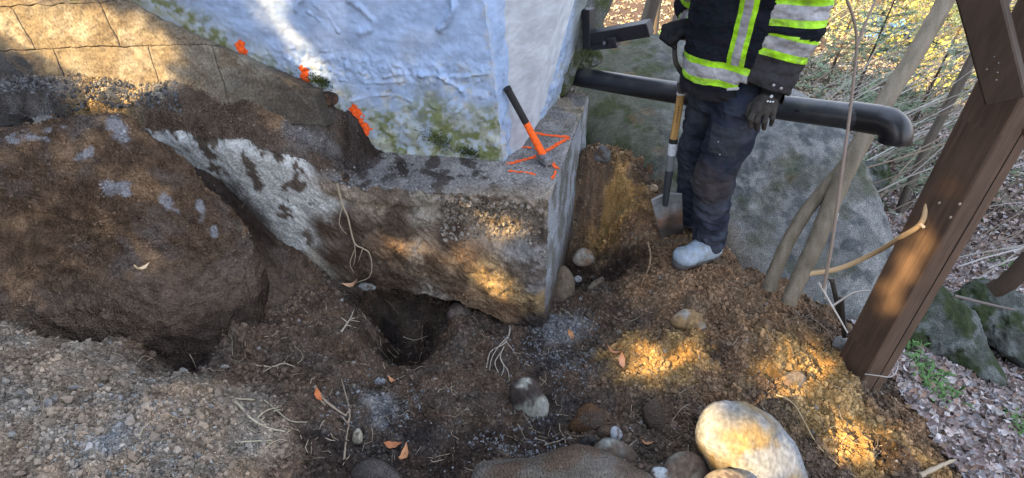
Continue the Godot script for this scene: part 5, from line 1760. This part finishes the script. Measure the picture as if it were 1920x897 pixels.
	# pebbles on the tan berm at the lower left
	for e in [[88, 757, 12, 10, "largest pale pebble, towards the left edge"], [100, 750, 8, 6, "pale pebble behind the largest left one"], [220, 748, 10, 9, "round light pebble in mid-berm"], [254, 745, 11, 7, "cream pebble just right of the round light one"], [246, 700, 10, 4, "flat grey pebble on the crest"], [285, 718, 9, 7, "tan pebble on the crest"], [140, 727, 15, 5, "long flat grey chip"], [188, 724, 8, 5, "small grey pebble right of the long chip"], [392, 763, 9, 6, "blue-white chip near the forked root"], [370, 855, 7, 8, "pale upright pebble in the lower right of the berm"], [10, 715, 9, 6, "lilac-grey pebble at the left edge"], [343, 696, 9, 6, "grey pebble at the pit rim"], [420, 688, 9, 5, "white chip at the pit rim"], [325, 778, 8, 5, "flat tan chip"], [178, 740, 6, 5, "small lilac pebble"], [20, 815, 12, 5, "blue-grey chip low on the left"], [132, 815, 9, 5, "pale chip beside the gravel streak"], [322, 817, 5, 4, "tiny white pebble"]]:
		var pts := []
		for k in 8:
			var g := TAU * k / 8
			pts.append([e[0] + e[2] * cos(g) * rng.randf_range(.8, 1.1), e[1] + e[3] * sin(g) * rng.randf_range(.8, 1.1)])
		var at := P(e[0], e[1], .25)
		var h := .25
		for k in 5:
			h = gh(at.x, at.z) + .004
			at = P(e[0], e[1], h)
		stone("pebble", "%s on the tan soil berm" % e[4], pts, h, .7, Color(.40, .39, .37), Color(.34, .32, .30), COL.T, .2, "cobble", .08, "pebbles on the berm")

# ------------------------------------------------------------------ roots
func on(px: float, py: float, h0: float, lift := .006) -> Vector3:
	var h := h0
	var p := P(px, py, h)
	for k in 6:
		h = lerpf(h, gh(p.x, p.z) + lift, .7)
		p = P(px, py, h)
	return p
func roots() -> void:
	var pale := Color(.36, .29, .21)
	var fn := Vector3(-.2, 0, 1.6).normalized()
	var fp := Vector3(-.7, 0, face_z(-.7) + .03)
	var wire := func(called: String, label: String, lines: Array, r: float, col: Color, mode: String, cat := "root") -> void:
		var b := MB.new()
		for l in lines:
			var pts := []
			for q in l:
				if mode == "face": pts.append(W(q[0], q[1], fp, fn))
				else: pts.append(on(q[0], q[1], -.05, q[2] if q.size() > 2 else .008))
			var first := b.v.size() == 0
			b.tube(curve(pts, 5), r * .8 if first else r * .5, r * (.3 if first else .18), 6, col * .8, .22)
		tag(obj(called, b.mesh(), M.twig), label, cat)
	wire.call("root", "long thin pale root hanging down the footing face", [[[632, 345], [642, 385], [652, 408], [664, 455], [680, 466], [692, 475], [697, 500], [692, 520], [674, 528], [664, 532]], [[664, 455], [666, 480], [662, 500]], [[642, 385], [636, 420], [650, 440]], [[680, 466], [672, 490]], [[664, 470], [656, 495], [664, 512]]], .0055, pale, "face")
	wire.call("root", "branching pale root cluster hanging below the footing corner", [[[956, 598], [955, 625], [945, 645], [920, 660], [912, 690]], [[952, 632], [935, 650], [922, 672], [918, 695]], [[945, 650], [938, 672], [952, 695], [955, 715]], [[940, 660], [928, 680], [935, 700]], [[948, 640], [960, 655], [968, 668]], [[938, 672], [945, 690], [940, 705]], [[956, 600], [968, 592], [978, 596]]], .0065, Color(.44, .38, .31), "ground")
	wire.call("root", "forked pale root sprawling over the berm toward the middle", [[[422, 742], [445, 758], [470, 785], [500, 802], [534, 810]], [[430, 748], [470, 750], [495, 752], [520, 772], [545, 790], [575, 792]], [[470, 752], [492, 745]], [[488, 790], [512, 772], [530, 768]], [[480, 786], [500, 770], [522, 765]], [[436, 745], [412, 750]], [[440, 830], [475, 828], [510, 826]]], .008, Color(.42, .36, .25), "ground")
	wire.call("root", "stout twisted root standing in the dark soil at bottom centre-left", [[[590, 726], [605, 748], [630, 768], [648, 780]], [[652, 795], [655, 770], [640, 712]], [[645, 862], [648, 830], [654, 795]], [[655, 800], [640, 780]], [[648, 780], [660, 760]]], .009, Color(.30, .235, .17), "ground")
	wire.call("root", "short branching root left of the dark hole", [[[478, 685], [510, 688], [532, 682], [555, 690]], [[520, 684], [520, 705]], [[530, 684], [540, 668]], [[510, 688], [490, 700]]], .006, pale, "ground")
	wire.call("root", "tufted pale root at the left of the footing void", [[[640, 622], [655, 600], [664, 580]], [[655, 600], [675, 604]], [[652, 606], [640, 596]], [[658, 598], [682, 594]], [[650, 610], [668, 615]]], .006, Color(.42, .36, .28), "ground")
	wire.call("root", "curved pale twig lying in the pit shadow", [[[398, 592], [430, 590], [455, 582], [474, 566]]], .005, Color(.42, .34, .2), "ground", "twig")
	wire.call("root", "bent brown root beside the worker's boot", [[[1215, 455], [1220, 480], [1216, 505], [1208, 520], [1202, 538]], [[1218, 490], [1235, 484]], [[1217, 498], [1234, 492]]], .008, Color(.30, .20, .12), "ground")
	wire.call("root", "thin twig over the dark mouth of the hole", [[[756, 632], [778, 638], [802, 630]]], .004, Color(.42, .36, .28), "ground", "twig")
	wire.call("root", "fine root tangle along the pit floor", [[[320, 600], [345, 615], [360, 640], [380, 665]], [[258, 680], [270, 668], [290, 675]], [[355, 665], [362, 678], [368, 692]], [[330, 625], [315, 632]]], .004, pale, "ground")
	wire.call("root", "long trailing root on the bank right of the pale boulder", [[[1455, 740], [1490, 760], [1530, 830], [1570, 870], [1605, 895]], [[1545, 810], [1570, 800], [1600, 830], [1628, 833]]], .005, Color(.34, .25, .14), "ground")
	wire.call("root", "short tan root end poking out at the lower right corner", [[[1725, 892], [1760, 876], [1790, 864], [1812, 868]]], .013, Color(.35, .28, .20), "ground")
	wire.call("root", "root loop at the crest by the steel stakes", [[[1522, 598], [1540, 610], [1555, 625], [1562, 640]], [[1500, 612], [1492, 605], [1478, 606], [1470, 618]]], .006, Color(.22, .15, .1), "ground")
	wire.call("root", "straw-like twig in front of the round hole", [[[610, 760], [598, 748], [590, 735]], [[1080, 602], [1064, 585], [1050, 578]]], .004, Color(.4, .33, .22), "ground", "twig")
	wire.call("root", "fine twigs above the white pebble at bottom centre", [[[1170, 870], [1178, 840], [1195, 825]], [[1260, 790], [1280, 765], [1296, 757]], [[1178, 840], [1165, 832]]], .004, Color(.34, .27, .2), "ground", "twig")
	# fine rootlets all over the dark soil
	var b := MB.new()
	for k in 420:
		var px := rng.randf_range(60, 1100)
		var py := rng.randf_range(540, 880)
		if rng.randf() < .3: px = rng.randf_range(1150, 1700)
		var a := on(px, py, -.05, .004)
		var d := Vector3(rng.randfn(0, 1), 0, rng.randfn(0, 1)).normalized()
		var pts := [a]
		var n := rng.randi_range(2, 5)
		for q in n:
			d = (d + Vector3(rng.randfn(0, .5), 0, rng.randfn(0, .5))).normalized()
			a += d * rng.randf_range(.01, .03)
			a.y = gh(a.x, a.z) + rng.randf_range(.0, .012)
			pts.append(a)
		var g := rng.randf_range(.5, 1.2)
		b.tube(pts, .0017, .0008, 3, Color(.34 * g, .27 * g, .19 * g))
	tag(obj("rootlets", b.mesh(), M.twig), "fine pale rootlets scattered through the dark soil", "roots", "", "stuff")

# ------------------------------------------------------------------ leaves and low plants
func leaf_mesh(w: float, l: float, curl: float) -> ArrayMesh:
	var b := MB.new()
	for k in 7:
		var f := k / 6.0
		var ww := w * sin(PI * pow(f, .8)) * (1.0 if k % 2 == 0 else .82) + .0006
		var z := l * (f - .5)
		var y := curl * l * (f - .5) * (f - .5) * 4.0
		b.v.append(Vector3(-ww, y + absf(curl) * w * 1.2, z))
		b.v.append(Vector3(0, y, z))
		b.v.append(Vector3(ww, y + absf(curl) * w * .9, z))
	b.grid(3, 7, 0)
	b.smooth()
	for k in b.v.size(): b.c.append(Color.WHITE)
	return b.mesh()
func leaves_and_plants() -> void:
	for e in [[1148, 662, .045, .62, Color(.42, .19, .10), "curled orange-brown dead leaf on the ochre soil"], [1166, 680, .042, .0, Color(.48, .24, .14), "folded peach-coloured dead leaf touching the curled one"], [734, 836, .04, .9, Color(.30, .12, .055), "rust dead leaf, upper of the pair at bottom centre-left"], [758, 856, .045, 1.5, Color(.40, .19, .09), "tan dead leaf, lower of the pair at bottom centre-left"], [596, 744, .035, .3, Color(.40, .13, .05), "orange dead leaf by the stout twisted root"], [736, 716, .03, 2.0, Color(.42, .2, .1), "small orange leaf at the front lip of the hole"], [660, 536, .045, 2.4, Color(.45, .26, .15), "tan leaf caught on the hanging root"], [1072, 630, .035, .2, Color(.42, .2, .09), "orange leaf on the gravel right of the footing corner"], [264, 506, .035, 1.4, Color(.62, .45, .28), "cream leaf on the soil-covered boulder"], [1208, 832, .035, .7, Color(.30, .15, .08), "crumpled brown leaf among the bottom stones"], [1160, 325, .04, .4, Color(.34, .14, .08), "reddish leaf on the trench bank below the granite"]]:
		var p := on(e[0], e[1], -.05, .012)
		if e[1] == 506: p = Q(264, 506, 1.955)
		if e[1] == 536: p = W(660, 536, Vector3(-.7, 0, face_z(-.7) + .05), Vector3(-.2, 0, 1.6).normalized())
		var o := obj("dead_leaf", leaf_mesh(e[2] * .36, e[2] * 1.7, .35), M.leaf)
		var m: MB = MB.new()
		var arr: Array = o.mesh.surface_get_arrays(0)
		m.v = arr[Mesh.ARRAY_VERTEX]; m.n = arr[Mesh.ARRAY_NORMAL]; m.i = arr[Mesh.ARRAY_INDEX]
		for k in m.v.size(): m.c.append(e[4] * (1.0 + .3 * N3(m.v[k], 60.0)))
		o.mesh = m.mesh()
		o.position = p
		o.rotation = Vector3(rng.randf_range(.1, .5), e[3] * 2.0, rng.randf_range(-.4, .4))
		tag(o, e[5], "leaf")
	# leaf litter over the slope
	var cols := [Color(.33, .26, .245), Color(.26, .20, .185), Color(.38, .32, .29), Color(.32, .30, .31), Color(.18, .14, .125), Color(.32, .215, .165), Color(.46, .42, .40)]
	for kind in 2:
		var mm := MultiMesh.new()
		mm.transform_format = MultiMesh.TRANSFORM_3D
		mm.use_colors = true
		mm.mesh = leaf_mesh(.016, .050, .35 if kind == 0 else -.3)
		var n := 34000
		mm.instance_count = n
		for k in n:
			var x := 0.0
			var z := 0.0
			var s := 1.0
			if k < 15000:
				x = rng.randf_range(1.75, 4.2); z = rng.randf_range(-4.0, -1.0)
				if x < 1.75 + (z + 1.4) * -.1 and z > -2.0: x += .5
			elif k < 26000:
				x = rng.randf_range(1.5, 7.5); z = rng.randf_range(-9.0, -3.2); s = 1.15
			else:
				x = rng.randf_range(.5, 14.0); z = rng.randf_range(-20.0, -4.2); s = 1.6
			var h := gh(x, z) if x < 2.7 and z > -3.45 else far_h(x, z)
			var bs := Basis.from_euler(Vector3(rng.randfn(0, .4), rng.randf() * TAU, rng.randfn(0, .4))).scaled(Vector3.ONE * s * rng.randf_range(.5, 1.25))
			mm.set_instance_transform(k, Transform3D(bs, Vector3(x, h + rng.randf_range(.0, .018), z)))
			var c: Color = cols[rng.randi() % cols.size()]
			if z < -7.0: c = c.lerp(Color(.56, .50, .30), rng.randf() * .8)
			mm.set_instance_color(k, c * rng.randf_range(.55, 1.2))
		var o := MultiMeshInstance3D.new()
		o.multimesh = mm
		o.material_override = M.leaf
		o.name = numbered("leaf_litter")
		add_child(o)
		tag(o, "dry brown leaf litter covering the wooded slope" if kind == 0 else "curled dry leaves lying through the slope litter", "leaves", "", "stuff")
	# green tufts
	for e in [[1695, 650, 1.0, "left of the mossy boulder"], [1745, 718, 1.1, "between the post foot and the mossy boulder"], [1760, 740, .9, "lowest on the leaf slope"], [1720, 690, .8, "between two other tufts on the leaf slope"], [1890, 500, 1.1, "high at the right edge"], [1905, 790, .7, "at the right edge of the leaf slope"], [1440, 60, 1.0, "behind the worker's shoulder"], [1240, 62, 1.3, "beside the bracket arm"], [1655, 455, .8, "right of the granite boulder"]]:
		var at := Q(e[0], e[1], 3.0)
		var h := -.6
		for k in 14:
			at = P(e[0], e[1], h)
			h = lerpf(h, (gh(at.x, at.z) if at.x < 2.7 and at.z > -3.4 else far_h(at.x, at.z)) + .02, .6)
		at = P(e[0], e[1], h)
		var b := MB.new()
		for k in 60:
			var a: Vector3 = at + Vector3(rng.randfn(0, .05), 0, rng.randfn(0, .05)) * e[2]
			var d: Vector3 = Vector3(rng.randfn(0, .7), rng.randf_range(.3, 1.0), rng.randfn(0, .7)).normalized() * rng.randf_range(.03, .075) * e[2]
			var w: Vector3 = d.cross(Vector3.UP).normalized() * .007 * e[2]
			var g := rng.randf_range(.6, 1.5)
			var c := Color(.075 * g, .14 * g, .045 * g)
			b.flat([a - w * .5, a + w * .5, a + d * .5 + w, a + d * .5 - w], c)
			b.flat([a + d * .5 - w, a + d * .5 + w, a + d + Vector3(0, -.02, 0)], c)
		tag(obj("green_tuft", b.mesh(), M.leaf), "small bright green leafy tuft %s" % e[3], "plant", "green tufts on the slope")

# ------------------------------------------------------------------ clods, grit and gravel
func clod_mesh(sd: int, flatness: float) -> ArrayMesh:
	var b := MB.new()
	for r in 5:
		for k in 7:
			var th := PI * r / 4.0
			var ph := TAU * (k % 6) / 6.0 + r * .4
			var q := Vector3(sin(th) * cos(ph), cos(th) * flatness, sin(th) * sin(ph))
			b.v.append(q * (1.0 + .55 * S3(q + Vector3(sd * 3.1, 0, 0), 1.5)))
	b.grid(7, 5, 0)
	for k in b.v.size(): b.c.append(Color.WHITE)
	return b.mesh()                                      # no normals: flat, broken faces
func clods() -> void:
	var xf := []
	var cl := []
	for v in 4:
		xf.append([]); cl.append([])
	var add := func(p: Vector3, c: Color, s: float, n: Vector3) -> void:
		var v := rng.randi() % 4
		var bs := Basis.from_euler(Vector3(rng.randf() * TAU, rng.randf() * TAU, rng.randf() * TAU)).scaled(Vector3.ONE * s)
		xf[v].append(Transform3D(bs, p + n * s * .25))
		cl[v].append(c)
	var size := func() -> float:
		var u := rng.randf()
		return .0012 + .0019 * u + .006 * pow(u, 20.0) + .008 * pow(rng.randf(), 90.0)
	for k in 170000:                                      # on the dug soil: more of them where one looks
		var px := rng.randf_range(-40, 1800)
		var py := rng.randf_range(470, 900)
		if k % 6 == 0:
			px = rng.randf_range(1040, 1400); py = rng.randf_range(290, 560)
		var h := -.05
		var p := P(px, py, h)
		for q in 3:
			h = G.h(p.x, p.z)
			p = P(px, py, h)
		if p.z < -3.3 or p.x < -2.15 or p.x > 2.3: continue
		p.y = gh(p.x, p.z)
		var c := gc(p.x, p.z)
		var g := rng.randf_range(.65, 1.5)
		var grey := (c.r + c.g + c.b) / 3.0
		var s: float = size.call()
		if rng.randf() < .02:
			c = c.lerp(Color(.30, .29, .28), .7); g = rng.randf_range(.7, 1.3)
		s *= clampf((p - EYE).length() / 2.3, .6, 1.3)
		add.call(p, Color(c.r * g, c.g * g, c.b * g), s, Vector3.UP)
	for k in 5200:                                       # crumbled lumps of the same earth
		var px := rng.randf_range(-40, 1750)
		var py := rng.randf_range(480, 900)
		if k % 2 == 0: px = rng.randf_range(1120, 1750)
		elif k % 3 == 0:
			px = rng.randf_range(-40, 560); py = rng.randf_range(620, 900)
		var p := P(px, py, -.05)
		for q in 3: p = P(px, py, G.h(p.x, p.z))
		if p.z < -3.3 or p.x < -2.15 or p.x > 2.3: continue
		p.y = gh(p.x, p.z)
		var c := gc(p.x, p.z) * rng.randf_range(.85, 1.25)
		add.call(p, c, rng.randf_range(.004, .008) + .010 * pow(rng.randf(), 5.0), Vector3.UP)
	var over := func(b: MB, n: int, keep: Callable) -> void:
		for k in n:
			var v := rng.randi() % b.v.size()
			var p := b.v[v]
			if not keep.call(p, b.n[v]): continue
			p += Vector3(rng.randfn(0, .004), rng.randfn(0, .004), rng.randfn(0, .004))
			var c := b.c[v]
			var g := rng.randf_range(.7, 1.4)
			add.call(p, Color(c.r * g, c.g * g, c.b * g), minf(size.call(), .006), b.n[v])
	over.call(keep_mound, 22000, func(p, n): return n.z + n.y > .2 and p.x < -.98 + .15 * N3(p, 5.0))
	over.call(keep_face, 9000, func(p, n): return p.x > -.85 and N3(p, 7.0) > -.15)
	over.call(keep_top, 9000, func(p, n): return p.z > -2.32 and p.x < .10)
	over.call(keep_top, 1500, func(p, n): return true)
	over.call(keep_soil, 22000, func(p, n): return p.x < -.5)
	for k in 520:                                       # flint grey chippings along the foot of the old concrete, and in the broken corner
		var p := P(rng.randf_range(0, 330), rng.randf_range(158, 180), .85)
		p.y = minf(L.h(p.x, p.z), .872) + .005
		add.call(p, Color(.15, .15, .155) * rng.randf_range(.4, 1.6), rng.randf_range(.003, .009), Vector3.UP)
	for k in 900:
		var x := rng.randf_range(-.33, .13)
		var p := front_point(x, rng.randf_range(.26, .48))
		add.call(p, Color(.30, .26, .22) * rng.randf_range(.4, 1.5), rng.randf_range(.003, .010), Vector3(0, .2, 1))
	for k in 7000:                                       # grey gravel by the footing corner and on the berm
		var c: Vector3 = [P(1045, 625, -.22), P(1050, 690, -.2), P(720, 760, -.1), P(190, 865, .28), P(235, 840, .27), P(980, 840, -.1)][rng.randi() % 6]
		var p := c + Vector3(rng.randfn(0, .11), 0, rng.randfn(0, .09))
		if N3(p, 7.0) + .5 * N3(p, 22.0) < -.02: continue
		p.y = gh(p.x, p.z)
		add.call(p, (Color(.33, .315, .29) if p.x < -.8 else Color(.22, .22, .225)) * rng.randf_range(.4, 1.6), rng.randf_range(.002, .006), Vector3.UP)
	for v in 4:
		var mm := MultiMesh.new()
		mm.transform_format = MultiMesh.TRANSFORM_3D
		mm.use_colors = true
		mm.mesh = clod_mesh(v, [.8, .6, .9, .45][v])
		mm.instance_count = xf[v].size()
		for k in xf[v].size():
			mm.set_instance_transform(k, xf[v][k])
			mm.set_instance_color(k, cl[v][k])
		var o := MultiMeshInstance3D.new()
		o.multimesh = mm
		o.material_override = M.clod
		o.name = numbered("soil_clods")
		add_child(o)
		tag(o, ["rounded soil crumbs and grit over the dug soil", "flattish soil crumbs and grit over the dug soil", "lumpy soil crumbs and grit over the dug soil", "thin stony chips over the dug soil"][v], "soil", "", "stuff")

# ------------------------------------------------------------------ added unseen trees behind the photographer, foliage gapped to shape the sun patches
func added_canopy() -> void:
	var u := sun_dir.cross(Vector3.UP).normalized()
	var w := u.cross(sun_dir).normalized()
	var gaps := []  # openings left in the added foliage, one for each wanted sun patch
	var open := func(a: Vector3, b: Vector3, r: float) -> void:
		gaps.append([Vector2(a.dot(u), a.dot(w)), Vector2(b.dot(u), b.dot(w)), r])
	var at := Vector3(-1.4, .82, -2.37)
	var n := Vector3(-.127, .30, 1).normalized()
	open.call(W(-20, 20, at, n), W(110, 80, at, n), .16)
	open.call(W(90, 90, at, n), W(230, 150, at, n), .13)
	open.call(W(180, 20, at, n), W(300, 150, at, n), .06)
	open.call(W(300, 110, at, n), W(345, 160, at, n), .05)
	open.call(W(270, 40, at, n), W(330, 80, at, n), .05)
	open.call(P(130, 190, .83), P(225, 205, .78), .05)
	var fn := Vector3(-.127, 0, 1).normalized()
	open.call(W(500, -40, WALL, fn), W(560, 70, WALL, fn), .05)
	open.call(W(560, 70, WALL, fn), W(640, 190, WALL, fn), .035)
	var fp := Vector3(-.7, 0, face_z(-.7))
	var ff := Vector3(-.2, 0, 1.6).normalized()
	open.call(W(890, 480, fp, ff), W(985, 560, fp, ff), .045)
	open.call(W(860, 405, fp, ff), W(990, 430, fp, ff), .03)
	open.call(W(730, 460, fp, ff), W(830, 480, fp, ff), .022)
	open.call(P(1350, 800, .1), P(1410, 880, .1), .085)
	open.call(P(1190, 660, -.1), P(1260, 680, -.08), .05)
	open.call(P(1500, 650, -.1), P(1540, 690, -.1), .035)
	open.call(P(1560, 780, -.12), P(1600, 860, -.14), .05)
	open.call(P(1690, 830, -.16), P(1700, 870, -.16), .035)
	open.call(P(1610, 790, -.15), P(1618, 800, -.15), .016)
	open.call(P(1660, 810, -.15), P(1665, 825, -.15), .014)
	open.call(P(1300, 650, -.06), P(1330, 640, -.05), .02)
	open.call(P(1400, 680, -.07), P(1440, 690, -.08), .02)
	open.call(P(1480, 750, -.1), P(1520, 770, -.1), .02)
	var pn := Vector3(-.96, 0, .28).normalized()
	var pb := Vector3(1.545, 0, -1.66) + pn * .073
	open.call(W(1660, 580, pb, pn), W(1735, 450, pb, pn), .06)
	open.call(W(1780, 350, pb, pn), W(1800, 320, pb, pn), .04)
	# foliage clusters: one leafy spray mesh, many copies
	var spray := MB.new()
	for k in 26:
		var c := Vector3(rng.randfn(0, .07), rng.randfn(0, .05), rng.randfn(0, .07))
		var d := Vector3(rng.randfn(0, 1), rng.randfn(0, .6), rng.randfn(0, 1)).normalized() * .06
		var s := d.cross(Vector3(rng.randf(), rng.randf(), rng.randf())).normalized() * .022
		spray.flat([c - d, c + s, c + d, c - s], Color(.05, .075, .03))
	var sp := spray.mesh()
	var ctr := Vector3(.1, .1, -2.0) - sun_dir * 7.0
	var labels := ["dense unseen evergreen added to dapple the sun, behind the photographer at the left", "dense unseen evergreen added to dapple the sun, behind the photographer in the middle", "dense unseen evergreen added to dapple the sun, behind the photographer at the right"]
	for tree in 3:
		var mid := ctr + u * (2.5 * (tree - 1)) * 1.0
		var base := Vector3(mid.x, 0, mid.z)
		base.y = far_h(base.x, base.z) - .2
		var t := thing("added_evergreen", labels[tree], "tree", "added shade evergreens behind the photographer", base)  # added out of view to shade the dig
		var b := MB.new()
		var off := -sun_dir * Vector3(1, 0, 1) * .75
		b.tube([base + off, base + off + Vector3(0, 3, 0), base + off * .9 + Vector3(.05, 7.5, 0)], .12, .03, 12, Color(.12, .09, .07), .05)
		obj("trunk", b.mesh(), M.bark, t)
		var list := []
		for k in 9000:
			var p := mid + u * rng.randf_range(-1.45, 1.45) + w * rng.randf_range(-2.4, 2.6) + sun_dir * rng.randf_range(-.5, .5)
			if p.y < base.y + .3: continue
			var q := Vector2(p.dot(u), p.dot(w))
			var near := 9.0
			for g in gaps:
				var ab: Vector2 = g[1] - g[0]
				var f := clampf((q - g[0]).dot(ab) / maxf(ab.length_squared(), 1e-6), 0, 1)
				near = minf(near, q.distance_to(g[0] + ab * f) - g[2])
			if near > .17: list.append([p, 1.0])
			elif near > .02:
				for small in 9: list.append([p + Vector3(rng.randfn(0, .03), rng.randfn(0, .03), rng.randfn(0, .03)), .22 if near < .1 else .4])
		var mm := MultiMesh.new()
		mm.transform_format = MultiMesh.TRANSFORM_3D
		mm.mesh = sp
		mm.instance_count = list.size()
		for k in list.size():
			mm.set_instance_transform(k, Transform3D(Basis.from_euler(Vector3(rng.randf() * TAU, rng.randf() * TAU, rng.randf() * TAU)).scaled(Vector3.ONE * list[k][1]), list[k][0] - base))
		var o := MultiMeshInstance3D.new()
		o.multimesh = mm
		o.material_override = M.leaf
		o.name = "gapped_crown"
		o.set_meta("kind", "stuff")
		t.add_child(o)
